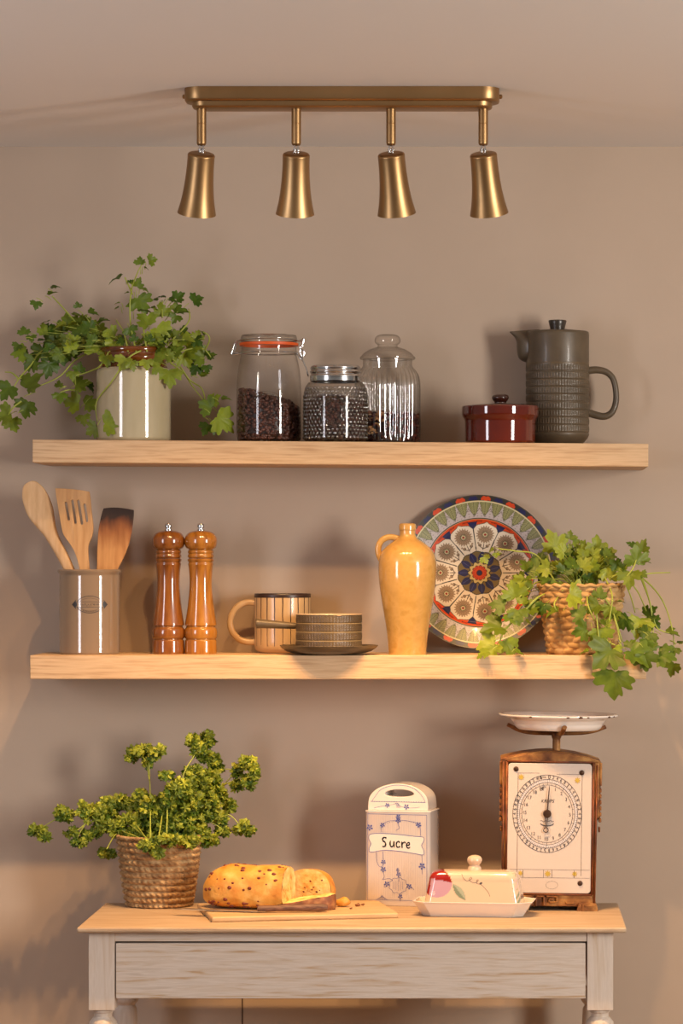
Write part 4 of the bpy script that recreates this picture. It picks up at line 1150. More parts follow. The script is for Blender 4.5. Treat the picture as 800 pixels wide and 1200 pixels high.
leavesB = [(650, 639, 28, 105, 'f', .85), (667, 630, 13, 70, 'f', .5), (673, 634, 12, 0, 'f', .5), (664, 641, 12, -60, 'f', .6), (655, 660, 22, -80, 'f', .6), (641, 660, 22, 200, 'f', .4), (627, 666, 22, 180, 'f', .3), (617, 664, 16, 130, 'f', .3),
           (614, 681, 22, -110, 'f', .8), (603, 697, 26, 110, 'f', .5), (588, 709, 22, 170, 'f', .25), (607, 718, 22, -100, 'f', .3), (622, 714, 22, 30, 'f', .3), (618, 728, 14, -40, 'e', .6), (598, 722, 18, -60, 'f', .3), (612, 706, 14, 60, 'e', .4),
           (583, 735, 32, 200, 'f', .35), (576, 755, 28, 190, 'f', .9), (569, 764, 18, 200, 'e', .5), (594, 754, 26, -50, 'f', .4), (606, 765, 14, -10, 'e', .3), (578, 760, 20, -90, 'f', .8), (661, 693, 32, -120, 'f', .45), (671, 697, 30, -20, 'f', .8), (671, 681, 24, 20, 'f', .35),
           (651, 717, 20, 190, 'e', .4), (567, 654, 12, -50, 'f', .8), (577, 643, 9, 200, 'e', .6), (581, 649, 8, -80, 'f', .8), (690, 651, 24, 120, 'f', .7), (683, 644, 18, 160, 'f', .6), (699, 642, 22, 100, 'f', .6), (709, 650, 22, 20, 'f', .65), (705, 660, 22, -60, 'f', .5),
           (692, 668, 24, -120, 'f', .75), (713, 668, 24, -50, 'f', .9), (698, 675, 16, -90, 'f', .4), (722, 662, 14, 130, 'f', .1), (729, 665, 12, 60, 'f', .1), (741, 640, 13, 140, 'e', .1), (752, 643, 18, 80, 'f', .4), (745, 657, 28, 80, 'f', .4), (738, 674, 26, -100, 'f', .5), (755, 659, 12, 0, 'e', .3), (752, 673, 11, -40, 'f', .4),
           (734, 727, 22, -140, 'f', .1), (749, 729, 30, -100, 'f', .85), (759, 720, 20, 60, 'f', .2), (765, 729, 16, -40, 'f', .15), (761, 744, 20, -110, 'f', .25), (758, 752, 16, -100, 'f', .25), (755, 740, 14, 160, 'f', .2), (783, 742, 20, 10, 'e', .35), (796, 753, 10, 30, 'e', .2), (790, 761, 15, -110, 'f', .25), (789, 780, 20, -115, 'f', .5),
           (775, 768, 26, -20, 'f', .25), (762, 760, 18, 110, 'f', .3), (713, 764, 40, 215, 'f', .3), (720, 793, 40, -95, 'f', .3), (742, 766, 34, -30, 'f', .25), (755, 770, 26, -80, 'f', .3), (738, 757, 16, 60, 'f', .2), (722, 760, 14, -40, 'f', .6),
           (699, 710, 22, -140, 'f', .3), (681, 721, 20, 150, 'f', .25), (684, 738, 22, 200, 'f', .25), (703, 741, 26, -90, 'f', .55), (709, 731, 14, 40, 'f', .5), (713, 713, 18, -100, 'f', .6), (725, 705, 12, 0, 'e', .3), (687, 764, 14, 190, 'e', .4), (700, 763, 10, 0, 'e', .9), (702, 698, 16, 100, 'f', .3), (720, 720, 14, -70, 'f', .4), (728, 722, 14, -10, 'e', .35)]
fillsB = [(660, 665, 38, 20, 22, 14, 22), (700, 665, 30, 20, 20, 14, 22), (625, 690, 24, 26, 8, 14, 20), (700, 705, 22, 18, 8, 10, 16)]
flat_herb(pb, loc, YK, stemsB, leavesB, fillsB, 9, 0.042, (0, 0, H - .006), 681.5, rt + .004, 690, (760, 768), (657, -.085))
# ================================================================== table
s_f = S(-.458)
TX0, TX1 = at(89.5, 0, -.458).x, at(734, 0, -.458).x
TYB, TYF = -.090, -.458
tcx = (TX0 + TX1) / 2
tb = thing('side_table', 'limewashed wooden side table with one wide drawer and turned legs', 'table', (tcx, (TYB + TYF) / 2, 0))
O = Vector((tcx, (TYB + TYF) / 2, 0))
TH = .0085
mb = MB(); mb.box((0, 0, Z_TAB - TH / 2), (TX1 - TX0, TYF * -1 + TYB, TH))
mb.build('table_top', M['table_top'], tb, bevel=.003, bseg=3)
YFR = TYF + .018                      # front plane of apron and legs
sA = S(YFR)
zA = lambda py: ZC + (PY - py) * sA
xA = lambda px: at(px, 0, YFR).x - O.x
yF = YFR - O.y
yB = TYB - .012 - O.y
blk = .0405
xl, xr = (xA(104) + xA(134)) / 2, (xA(687) + xA(719)) / 2
zu = Z_TAB - TH
zb_ = zA(1184)
for x, lab in ((xl, 0), (xr, 1)):
    for y in (yF + blk / 2, yB - blk / 2):
        mb = MB()
        mb.box((x, y, (zu + zb_) / 2), (blk, blk, zu - zb_))
        z0 = zb_
        pr = [(.0, z0 + .002), (.0165, z0 + .002), (.0165, z0 - .004), (.0145, z0 - .006), (.0140, z0 - .012), (.0165, z0 - .014)] + \
            spl([(.0180, z0 - .016), (.0215, z0 - .021), (.0218, z0 - .027), (.0180, z0 - .032), (.0160, z0 - .034)], 4) + [(.0165, z0 - .036), (.018, z0 - .038)] + \
            spl([(.0195, z0 - .042), (.021, z0 - .10), (.0195, z0 - .25), (.0165, .16), (.0155, .11)], 6) + [(.019, .105), (.020, .098), (.019, .09), (.0155, .085), (.0145, .05), (.019, .03), (.018, .004), (.012, 0), (0, 0)]
        mb.lathe(pr[::-1], 40, (x, y, 0))
        mb.build('leg', M['limed_v'], tb, bevel=.0018, ang=45)
xi0, xi1 = xl + blk / 2, xr - blk / 2
mb = MB()
mb.box(((xi0 + xi1) / 2, yF + .010, (zu + zA(1103.5)) / 2), (xi1 - xi0 + .002, .016, zu - zA(1103.5)))           # upper rail
mb.build('front_rail', M['limed'], tb, bevel=.0008)
mb = MB()
mb.box(((xi0 + xi1) / 2, yB - .020, (zu + zA(1168)) / 2), (xi1 - xi0, .016, zu - zA(1168)))                       # back apron
for x in (xl, xr): mb.box((x, (yF + yB) / 2, (zu + zA(1168)) / 2), (.016, yB - yF - 2 * blk + .004, zu - zA(1168)))
mb.build('apron', M['limed'], tb)
mb = MB(); mb.box(((xi0 + xi1) / 2, yF + .020, zA(1104.5)), (xi1 - xi0, .012, .0028))  # dark strip in the slit above the drawer, its shade put into the colour
mb.build('drawer_gap_shade', M['gap_shade'], tb)
mb = MB(); d0, d1 = xA(135.4), xA(685.8)
mb.box(((d0 + d1) / 2, yF + .011, (zA(1105.5) + zA(1170.5)) / 2), (d1 - d0, .018, zA(1105.5) - zA(1170.5)))
dr = mb.build('drawer_front', M['limed'], tb, bevel=.0012)
mb = MB(); mb.box(((d0 + d1) / 2, (yF + yB) / 2 + .01, zA(1145)), (d1 - d0 - .02, yB - yF - .07, .004))
for x in (d0 + .012, d1 - .012): mb.box((x, (yF + yB) / 2 + .01, zA(1140)), (.008, yB - yF - .07, .06))
mb.build('drawer_tray', M['limed'], dr)

# ---- curly parsley in a rope basket
YG = -.132; s = S(YG)
pcx = 187
loc = Vector((at(186.5, 0, YG).x, YG, Z_TAB)); hh = lambda py: ZC + (PY - py) * s - loc.z
pc_ = thing('potted_herb', 'bushy curly parsley in a twisted rope basket on the table', 'plant', loc)
H = hh(981); rb, rt = 37.5 * s, 49 * s
nrow = 11
def rope(t, i, r, z):
    f = z / H * nrow + .35 * t / (2 * PI); ff = f % 1
    tw = .5 + .5 * math.sin(40 * t + 4.0 * ff + math.floor(f) * 1.3)
    return (r + .0030 * math.sin(PI * ff) ** .6 + .0026 * tw * math.sin(PI * ff) - .0026, z)
prof = [(0, .001), (rb * .9, .0005)] + [(rb + (rt - rb) * (i / 132) ** .72, .001 + (H - .001) * i / 132) for i in range(133)]
mb = MB()
mb.lathe(prof, 420, fn=lambda t, i, r, z: rope(t, i, r, z) if i > 1 else (r, z))
mb.lathe([(rt, H), (rt * .985, H + .002), (rt * .93, H + .001), (rt * .90, H - .01), (rt * .8, H - .05)], 120)
bk = mb.build('rope_basket', M['rope'], pc_, ang=0)
mb = MB()
for j in range(3):
    pts = []
    for k in range(361):
        t = 2 * PI * k / 360; w = 30 * t + 2 * PI * j / 3
        rr = rt * .975 + .0022 * math.cos(w)
        pts.append((rr * math.cos(t), rr * math.sin(t), H + .0012 + .0022 * math.sin(w)))
    mb.tube(pts, .0019, 6)
mb.build('twisted_rim', M['rope'], bk, ang=0)
soil_disc(pc_, rt * .9, H - .012)
CL = [(43, 973, 8, 5, 12), (54, 980, 7, 4, 10), (48, 971, 5, 3, 6), (75, 953, 12, 10, 34), (95, 948, 7, 9, 16), (85, 975, 9, 5, 12), (103, 978, 7, 4, 10), (92, 987, 9, 4, 12), (110, 955, 14, 12, 46), (125, 948, 14, 14, 54), (140, 940, 12, 8, 38), (155, 943, 10, 8, 28),
      (118, 970, 8, 8, 20), (135, 970, 12, 10, 42), (113, 977, 5, 4, 8), (122, 1000, 6, 4, 12), (130, 1001, 4, 3, 6), (155, 884, 7, 8, 22), (168, 879, 11, 6, 28), (185, 880, 8, 5, 20), (180, 886, 5, 4, 8), (172, 893, 4, 6, 8), (195, 908, 7, 3, 10),
      (165, 975, 14, 12, 56), (180, 945, 16, 14, 76), (210, 925, 16, 14, 76), (230, 920, 16, 14, 76), (247, 912, 12, 10, 44), (240, 945, 20, 20, 110), (210, 960, 22, 20, 120), (190, 970, 18, 16, 86), (232, 975, 14, 10, 54), (150, 960, 14, 8, 24),
      (226, 868, 8, 6, 24), (232, 878, 9, 7, 28), (243, 866, 8, 8, 28), (240, 884, 10, 7, 28), (251, 892, 7, 6, 20), (256, 900, 4, 4, 8), (290, 893, 10, 7, 28), (298, 905, 6, 10, 26), (278, 903, 6, 8, 18), (292, 915, 8, 8, 22), (277, 920, 8, 6, 20),
      (268, 943, 8, 7, 22), (262, 973, 8, 5, 18), (281, 972, 7, 5, 14), (291, 973, 7, 4, 14), (288, 965, 5, 4, 8), (245, 984, 10, 6, 28), (200, 984, 14, 6, 28), (178, 986, 8, 6, 16), (185, 999, 6, 4, 10), (170, 991, 8, 5, 14), (222, 986, 12, 5, 20),
      (165, 935, 10, 10, 34), (198, 935, 12, 12, 46), (222, 945, 14, 12, 56), (228, 905, 12, 8, 34), (255, 930, 10, 12, 40), (258, 958, 9, 10, 32), (165, 962, 12, 10, 40), (150, 978, 10, 6, 22), (196, 952, 12, 14, 56), (240, 925, 10, 10, 36)]
rnd = random.Random(21); foli, stm = MB(), MB()
hub = Vector((0, 0, H - .01))
def yo(px, py): return .035 * math.sin(px * .05 + 1.1) * (0.6 + .4 * math.sin(py * .05))
for cx, cy, rx, ry, n in CL:
    yc = yo(cx, cy)
    if cy > 978 and 130 < cx < 235: yc = -math.sqrt(max(0, (rt + .006) ** 2 - ((cx - 186.5) * s) ** 2)) - .002
    for _ in range(int(n * 1.15)):
        t, q = rnd.uniform(0, 2 * PI), math.sqrt(rnd.random())
        px, py = cx + rx * .85 * q * math.cos(t), cy + ry * .85 * q * math.sin(t)
        y = min(YG + yc + rnd.uniform(-1, 1) * rx * s * .8, -.018)
        p = at(px, py, y) - loc
        c3 = at(cx, cy + ry * .9, YG + yc) - loc
        ang = math.degrees(math.atan2(p.z - c3.z, p.x - c3.x)) + rnd.uniform(-50, 50)
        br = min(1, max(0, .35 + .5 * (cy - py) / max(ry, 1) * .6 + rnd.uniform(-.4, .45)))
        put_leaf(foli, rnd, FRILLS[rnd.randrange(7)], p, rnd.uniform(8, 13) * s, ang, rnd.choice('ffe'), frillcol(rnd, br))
STC = [[(175, 985), (150, 965), (120, 950), (95, 951), (72, 955)], [(75, 954), (62, 962), (49, 970)], [(108, 950), (100, 965), (94, 975), (90, 983)], [(100, 965), (92, 972), (86, 974)], [(176, 985), (176, 940), (175, 905), (174, 886)], [(175, 915), (170, 890), (157, 886)], [(175, 890), (181, 884), (186, 880)],
       [(200, 980), (208, 935), (216, 905), (226, 888), (230, 880)], [(230, 882), (238, 872), (243, 868)], [(215, 980), (240, 945), (262, 920), (276, 906), (290, 900)], [(262, 920), (280, 912), (296, 906)], [(250, 915), (262, 902), (276, 903)], [(225, 980), (250, 958), (268, 955), (280, 966), (288, 973)], [(240, 960), (255, 968), (262, 975)],
       [(195, 985), (196, 940), (195, 910)], [(175, 1000), (180, 975), (192, 948)], [(176, 993), (180, 980), (188, 985)], [(173, 985), (155, 960), (142, 943)], [(170, 985), (140, 975), (125, 995)], [(185, 985), (190, 950), (182, 940)]]
for st in STC:
    pts = []
    for px, py in st:
        y = yo(px, py)
        if py > 984: y = -rt - .006
        pts.append(tuple(at(px, py, min(YG + y - .004, -.018)) - loc))
    c = spl(pts, 6); stm.tube(c, [.0012 - .0005 * i / len(c) for i in range(len(c))], 6)
for cx, cy, rx, ry, n in CL:
    p = at(cx, cy, min(YG + yo(cx, cy), -.02)) - loc
    if p.z < H: continue
    st0 = hub + Vector((rnd.uniform(-.02, .02), rnd.uniform(-.02, .02), 0))
    c = st0 * .5 + p * .5 + Vector((0, 0, .006))
    if (p - hub).length < .1: stm.tube(spl([tuple(st0), tuple(c), tuple(p)], 5), .0008, 5)
foli.build('foliage', M['leaf'], pc_, ang=0)
stm.build('stems', M['stem'], pc_, ang=0)

# ---- bread board, loaf, pieces, knife
def tab(px, py): # point on the table top seen at px, py
    d = (ZC - Z_TAB) * F / (py - PY)
    return Vector((CX + (px - PX) * d / F, d - D, Z_TAB))
B_, C_ = tab(248, 1081), tab(467, 1076)
ba = math.atan2(C_.y - B_.y, C_.x - B_.x)
BW, BD, BT = (C_ - B_).length, .205, .0085
loc = Vector(((B_.x + C_.x) / 2 - math.sin(ba) * BD / 2, (B_.y + C_.y) / 2 + math.cos(ba) * BD / 2, Z_TAB))
mb = MB(); mb.box((0, 0, BT / 2), (BW, BD, BT))
bd = mb.build('bread_board', M['board'], None, bevel=.0025, bseg=3); bd.location = loc; bd.rotation_euler = (0, 0, ba)
tag(bd, 'thin wooden chopping board under the sliced loaf', 'chopping board')
ZB = Z_TAB + BT
def board(px, Y): return Vector((at(px, 0, Y).x, Y, ZB))
# loaf
YL = -.243; s = S(YL)
ln, hw, hgt = 104 * s, .040, 50.5 * s
loc = board(288, YL)
lf = thing('bread_loaf', 'golden fruited bread loaf with its right end sliced off, on the board', 'bread', loc, rz=math.radians(-13))
rnd = random.Random(8)
def lumps(x, t): return 1 + .012 * math.sin(11 * x + 3 * t) + .007 * math.sin(23 * x - 5 * t + 1)
mb = MB(); rows = []; nx, nt = 60, 60
def sect(u, k, n=nt):
    t = 2 * PI * k / n
    c, sn = math.cos(t), math.sin(t)
    prof = (1 - (1 - min(1, u / .42)) ** 2.3) ** .55 if u < .42 else 1
    prof *= 1 - .05 * max(0, (u - .75) / .25)
    yy = hw * math.copysign(abs(c) ** .85, c) * prof
    zz = hgt * (.42 + (.58 * max(0, sn) ** .9 if sn > 0 else -.42 * abs(sn) ** .45)) 
    cz = hgt * .36
    zz = cz + (zz - cz) * (prof if sn > 0 else (.25 + .75 * prof ** .7) if prof < 1 else 1)
    q = lumps(u, t)
    slash = -.0015 * math.exp(-((u * 1.4 - .9 + yy * 6) ** 2) / .004) if sn > .3 else 0
    return (yy * q, max(.0004, zz * (q if sn > 0 else 1)) + slash)
for i in range(nx + 1):
    u = max(.002, (i / nx) ** 1.25)
    x = -ln / 2 + ln * u
    rows.append([(x, *sect(u, k)) for k in range(nt)])
mb.grid([r[::-1] for r in rows], closeu=True, col=(1, 1, 1, 1))
o0 = 0; mb.f.append(tuple(range(nt))[::-1]); mb.m.append(0)
crust_mb = mb
mb = MB(); last = rows[-1]
cy, cz = 0, hgt * .42
rings = []
for f in (1, .96, .9, .7, .45, .2, .01):
    rings.append([(ln / 2 + .0006 - .0004 * (f < 1) + .0006 * math.sin(k * 5 * f), cy + (p[1] - cy) * f, cz + (p[2] - cz) * f) for k, p in enumerate(last)])
mb.grid([r[::-1] for r in rings], closeu=True, col=(1, 1, 1, 1))
mb.build('cut_face', M['crumb'], lf, ang=60)
mb = crust_mb
for _ in range(70):
    u = rnd.uniform(.06, .97); k = rnd.uniform(0, nt / 2)
    y, z = sect(u, k); q = rnd.uniform(.0013, .0034); y *= .985; z -= .0006
    mb.ball((-ln / 2 + ln * u, y, z), (q * 1.3, q * .8, q), 8, 6, 1)
for _ in range(26):
    u = rnd.uniform(.06, .95); k = rnd.uniform(nt * .52, nt * .65)
    y, z = sect(u, k); q = rnd.uniform(.0012, .0032)
    mb.ball((-ln / 2 + ln * u, y, max(z, .004)), (q * 1.3, q * .8, q), 8, 6, 1)
mb.build('crust', [M['crust'], M['fruit']], lf, ang=70)
# cut end piece standing with its crumb towards the room
def bread_outline(w, h, n=40):
    out = []
    for k in range(n):
        t = 2 * PI * k / n; c, sn = math.cos(t), math.sin(t)
        out.append((w / 2 * math.copysign(abs(c) ** .8, c), h * (.42 + (.58 * sn if sn > 0 else -.42 * abs(sn) ** .5))))
    return out
YE = -.195; s = S(YE)
loc = board(369, YE)
en = thing('bread_heel', 'rounded end of the loaf standing cut side forward behind the slice', 'bread', loc, rz=math.radians(-24))
w, h, dp = 60 * s, 43 * s, .050
ol = bread_outline(w, h)
mb = MB(); rows = []
for i in range(15):
    u = i / 14; f = (1 - u ** 2.4) ** .5 if u < 1 else .02
    f = max(f, .02)
    rows.append([(x * f * (1 + .02 * math.sin(k + 4 * u)), -dp / 2 + dp * u, max(.0004, h * .36 * (1 - f) + z * f) if z > .002 else .0004 + h * .3 * (1 - f)) for k, (x, z) in enumerate(ol)])
mb.grid([r[::-1] for r in rows[::-1]], closeu=True, col=(1, 1, 1, 1))
mb.build('crust', M['crust'], en, ang=70)
mb = MB(); rings = []
for f in (1, .96, .9, .7, .45, .2, .01):
    rings.append([(x * f, -dp / 2 - .0006 + .0005 * math.sin(k * 3 + 9 * f) * (f < 1), h * .42 + (z - h * .42) * f) for k, (x, z) in enumerate(ol)])
mb.grid(rings, closeu=True, col=(1, 1, 1, 1))
for _ in range(16):
    t = rnd.uniform(0, 6.28); f = rnd.uniform(.15, .9); q = rnd.uniform(.0009, .0022)
    mb.ball((w / 2 * f * math.cos(t), -dp / 2 - .0003, h * .45 + h * .42 * f * math.sin(t)), (q * 1.2, q * .5, q), 8, 6, 1)
mb.build('cut_face', [M['crumb'], M['fruit']], en, ang=60)
# thick wedge slice lying in front
YW = -.270; s = S(YW)
loc = board(355, YW)
sl = thing('bread_slice', 'thick wedge of bread lying flat with its dark crust facing forward', 'bread', loc, rz=math.radians(4))
L_ = 77 * s; dpt = .056
mb = MB(); nn = 36; top, bot = [], []
def hgt_s(x): f = (x + L_ / 2) / L_; return .0055 + (.0245 - .0055) * f ** .8
out = []
for k in range(nn):
    t = 2 * PI * k / nn; c, sn = math.cos(t), math.sin(t)
    out.append((L_ / 2 * math.copysign(abs(c) ** .7, c), dpt / 2 * math.copysign(abs(sn) ** .8, sn)))
rows = []
for f, zf in ((.97, .0), (1.0, .15), (1.01, .5), (1.0, .88), (.975, 1.0)):
    rows.append([(x * f, y * f, .0003 + hgt_s(x) * zf + .0006 * math.sin(3 * k)) for k, (x, y) in enumerate(out)])
mb.grid(rows, closeu=True, col=(1, 1, 1, 1)); mb.f.append(tuple(range(nn))[::-1]); mb.m.append(0)
mb.build('crust', M['crust_dark'], sl, ang=70)
mb = MB(); rings = []
for f in (.975, .9, .7, .45, .2, .01):
    rings.append([(x * f, y * f, .0008 + hgt_s(x * f) + .0007 * math.sin(5 * k + 7 * f)) for k, (x, y) in enumerate(out)])
mb.grid(rings, closeu=True, col=(1, 1, 1, 1))
mb.build('cut_face', M['crumb'], sl, ang=60)
# small broken crust and crumbs
loc = board(401, -.232)
mb = MB(); mb.ball((0, 0, .0078), (.0125, .009, .0076), 14, 10, col=(1, 1, 1, 1))
mb.v = [(x * (1 + .10 * math.sin(300 * z + 200 * y)), y * (1 + .1 * math.sin(250 * x)), max(.0002, z * (1 + .12 * math.sin(230 * x)))) for x, y, z in mb.v]
o = mb.build('bread_crust', M['crust'], None, ang=0); o.location = loc; tag(o, 'small broken piece of crust at the right of the slice', 'bread')
for i, (px, Y, q, lb) in enumerate(((419, -.225, .0042, 'larger brown crumb towards the right end of the board'), (425, -.212, .0028, 'tiny brown crumb right of the larger crumb on the board'), (411, -.268, .0022, 'tiny crumb nearest the front of the board'))):
    mb = MB(); mb.ball((0, 0, q * .62), (q, q * .8, q * .62), 9, 7); mb.v = [(x * (1 + .2 * math.sin(900 * z)), y, z * (1 + .15 * math.sin(800 * x))) for x, y, z in mb.v]
    o = mb.build('bread_crumb', M['crust_dark'], None, ang=0); o.location = board(px, Y); o['group'] = 'crumbs on the board'; tag(o, lb, 'crumb', 'crumbs on the board')
# knife
YN = -.322; s = S(YN)
K0 = board(303, YN)
kn = thing('bread_knife', 'long knife with a dark wooden handle lying along the front of the board', 'knife', K0, rz=math.radians(-14))
hl = 81 * s
mb = MB()
c = spl([(-.002, 0, .0050, .0046), (.008, 0, .0050, .0056), (hl * .3, 0, .0055, .0052), (hl * .65, 0, .0060, .0060), (hl * .9, 0, .0063, .0066), (hl * .985, 0, .0063, .0050), (hl, 0, .0063, .0020)], 5)
ca, sa = math.cos(math.radians(18)), math.sin(math.radians(18))
mb.tube([(x * ca, x * sa, z + .0014) for x, y, z, r in c], [r for *_, r in c], 16, flat=.95)
hd_ = mb.build('handle', M['knife_handle'], kn, ang=60)
mb = MB(); bl = .146
top = [(-.004, .0105), (-bl * .5, .0112), (-bl * .85, .0098), (-bl * .96, .006), (-bl, .0005), (-bl * .9, -.0035), (-bl * .5, -.0050), (0, -.0050), (.012, -.003), (.012, .005)]
vs = []
for x, y in top: vs.append((x, y, .0030))
for x, y in top: vs.append((x, y, .0018))
n = len(top); fs = [tuple(range(n)), tuple(range(2 * n - 1, n - 1, -1))] + [(k, n + k, n + (k + 1) % n, (k + 1) % n) for k in range(n)]
mb.add(vs, fs); mb.build('blade', M['blade'], kn, smooth=False)

# ---- sugar canister
YS2 = -.150
a = math.radians(-11); s = S(-.146)
W, DP = 76.5 * s / math.cos(a), .076
fc = at(465.5, 0, -.146)
loc = Vector((fc.x - math.sin(a) * DP / 2 * 1, -.146 + math.cos(a) * DP / 2, Z_TAB))
ct = thing('sugar_canister', 'white porcelain sugar canister with blue painted sprigs and the word Sucre', 'canister', loc, rz=a)
hv = lambda py: (1062 - py) * s
H = hv(950)
def rrect(hx, hy, r, n=5):
    return [p for cx, cy, a0 in ((hx - r, hy - r, 0), (-hx + r, hy - r, 90), (-hx + r, -hy + r, 180), (hx - r, -hy + r, 270)) for p in arc(cx, cy, r, a0, a0 + 90, n)]
def rslab(mb, hx, hy, r, prof):
    rows = []
    for d, z in prof: rows.append([(x, y, z) for x, y in rrect(hx - d, hy - d, max(r - d, .0006))])
    n = len(rows[0]); o = len(mb.v); mb.grid(rows, closeu=True)
    mb.f.append(tuple(o + k for k in range(n))[::-1]); mb.m.append(0)
    mb.f.append(tuple(o + n * (len(rows) - 1) + k for k in range(n))); mb.m.append(0)
mb = MB(); rslab(mb, W / 2, DP / 2, .007, [(.003, 0), (.0008, .0005), (0, .003), (0, H - .003), (-.0012, H - .0015), (-.0008, H), (.003, H + .0002)])
mb.build('canister_body', M['porcelain'], ct, ang=50)
# lid: arched slab with a slot for a handle
mb = MB()
u = lambda px: (px - 465.5) * s / math.cos(a)
lx = W / 2 - .004
z0 = H + .0003
zl = lambda py: hv(py)
arch = [(-lx, z0), (lx, z0), (lx, zl(945)), (lx * .99, zl(940))] + [(p[0], p[1]) for p in arc(0, zl(940), lx * .985, 0, 180, 28, zl(918.5) - zl(940))][1:-1] + [(-lx * .99, zl(940)), (-lx, zl(945))]
hole = arc(u(467), zl(930.5), 17.5 * s, 0, 180, 16, 5.2 * s) + arc(u(467), zl(930.5), 17.5 * s, 180, 360, 16, 3.4 * s)[1:-1]
dl = DP - .008
mb.prism(arch, -dl / 2, dl / 2)
lidm = mb.build('canister_lid', M['porcelain'], ct, ang=35)
cut = MB(); cut.prism(hole, -.2, .2); co = cut.build('cutter', M['porcelain'], None, smooth=False)
co.parent = ct
bo = lidm.modifiers.new('slot', 'BOOLEAN'); bo.object = co; bo.operation = 'DIFFERENCE'; bo.solver = 'EXACT'
dg = bpy.context.evaluated_depsgraph_get(); dg.update()
nm = bpy.data.meshes.new_from_object(lidm.evaluated_get(dg)); lidm.modifiers.clear(); lidm.data = nm; nm.name = 'canister_lid'
bpy.data.objects.remove(co)
nm.set_sharp_from_angle(angle=math.radians(38))
bv = lidm.modifiers.new('bevel', 'BEVEL'); bv.width = .0022; bv.segments = 3; bv.limit_method = 'ANGLE'; bv.angle_limit = math.radians(45)
yf = -DP / 2 - .0003
mb = MB(); mp = lambda p, q: Vector((p, yf, q))
P2 = lambda *pts: [(u(px), hv(py)) for px, py in pts]
# fine vertical ribs
for k in range(26):
    px = 430 + k * 2.7
    mb.stroke(P2((px, 1052), (px, 955)), .0005, mp)
mb.build('fine_ribs', M['blue_pale'], ct, smooth=False)
banner = spl([(433, 978.5), (440, 977), (455, 977), (470, 978), (485, 979.5), (496, 980.5), (496.5, 985), (494, 990), (496.5, 996), (496, 1001), (485, 999.5), (465, 997), (448, 996.5), (434, 999), (432.5, 994), (434.5, 989), (432, 983.5)], 3, closed=True)
mb = MB(); mp1 = lambda p, q: Vector((p, yf - .00025, q))
n = len(banner); mb.add([mp1(*q) for q in P2(*banner)], [tuple(range(n))[::-1]])
mb.build('name_banner', M['porcelain'], ct, smooth=False)
mb = MB(); mp2 = lambda p, q: Vector((p, yf - .0005, q))
lw = .0006
mb.stroke(P2(*(banner + banner[:1])), .0008, mp2)
mb.stroke(P2((430, 954), (500, 954.6)), .0007, mp2); mb.stroke(P2((500, 954.6), (500.3, 1010), (500, 1055)), .0006, mp2); mb.stroke(P2((430.5, 954), (430, 1055)), .0005, mp2); mb.stroke(P2((430, 1054.5), (500, 1055)), .0006, mp2)
# arched garland
mb.stroke(P2(*spl([(447, 975), (447, 968), (453, 963), (465, 961), (480, 962), (491, 966), (493, 979)], 5)), lw, mp2)
for k in range(18):
    t = k / 17; mb.blob(u(449 + 43 * t), hv(966.5 - 5.5 * math.sin(PI * t)), .0006, .0006, mp2, n=6)
def flower(px, py, r, pet=5):
    for k in range(pet):
        t = 2 * PI * k / pet + .4
        mb.blob(u(px + r * .75 * math.cos(t)), hv(py + r * .75 * math.sin(t)), r * .42 * s, r * .3 * s, mp2, n=8, rot=-t)
    mb.blob(u(px), hv(py), r * .25 * s, r * .25 * s, mp2, n=8)
for px, py, r in ((433, 970, 3.4), (448, 967, 2.6), (490.5, 966, 3), (466.5, 957, 2.6), (466.5, 961.5, 3), (449, 1010.5, 2.6), (449, 1019, 3), (494.5, 1014.5, 3.6), (453, 1036, 3), (479.5, 1038.5, 3), (467, 1024.5, 2.6), (466, 1019.5, 1.8), (469, 1050.5, 2.6)): flower(px, py, r)
for st in (((466, 956), (466.5, 966), (468, 970), (464, 973)), ((448.5, 998), (449, 1008)), ((441, 999), (441.5, 1010), (445, 1016), (449, 1014)), ((449, 1022), (450, 1028), (448, 1031), (456, 1029.5), (460, 1032)), ((494.5, 1001), (494.8, 1024)), ((467, 1027), (467.5, 1033)), ((476, 1036), (482, 1039), (485, 1042)), ((469, 1046), (469, 1056)), ((454, 1037), (450, 1040), (452, 1033)), ((467, 1022), (465, 1018), (467, 1017))):
    mb.stroke(P2(*spl(st, 4)), lw, mp2)
mb.stroke([(u(466.5 + 10.5 * math.cos(t) * (1 + .07 * math.cos(9 * t))), hv(1037.5 + 9 * math.sin(t) * (1 + .07 * math.cos(9 * t)))) for t in [2 * PI * k / 60 for k in range(61)]], lw, mp2)
for k in range(-2, 3): mb.stroke(P2((466.5 + 2.6 * k, 1031 + abs(k)), (466.5 + 2.6 * k, 1044 - abs(k))), .0004, mp2)
for k in range(9): mb.stroke(P2((440 + 1.8 * k, 1054.5), (446 + .4 * k, 1049 + abs(k - 4) * .6)), .0004, mp2)
for k in range(5): mb.stroke(P2((484 + 2.2 * k, 1054.5 - k), (487 + 2.2 * k, 1053 - k)), .0005, mp2)
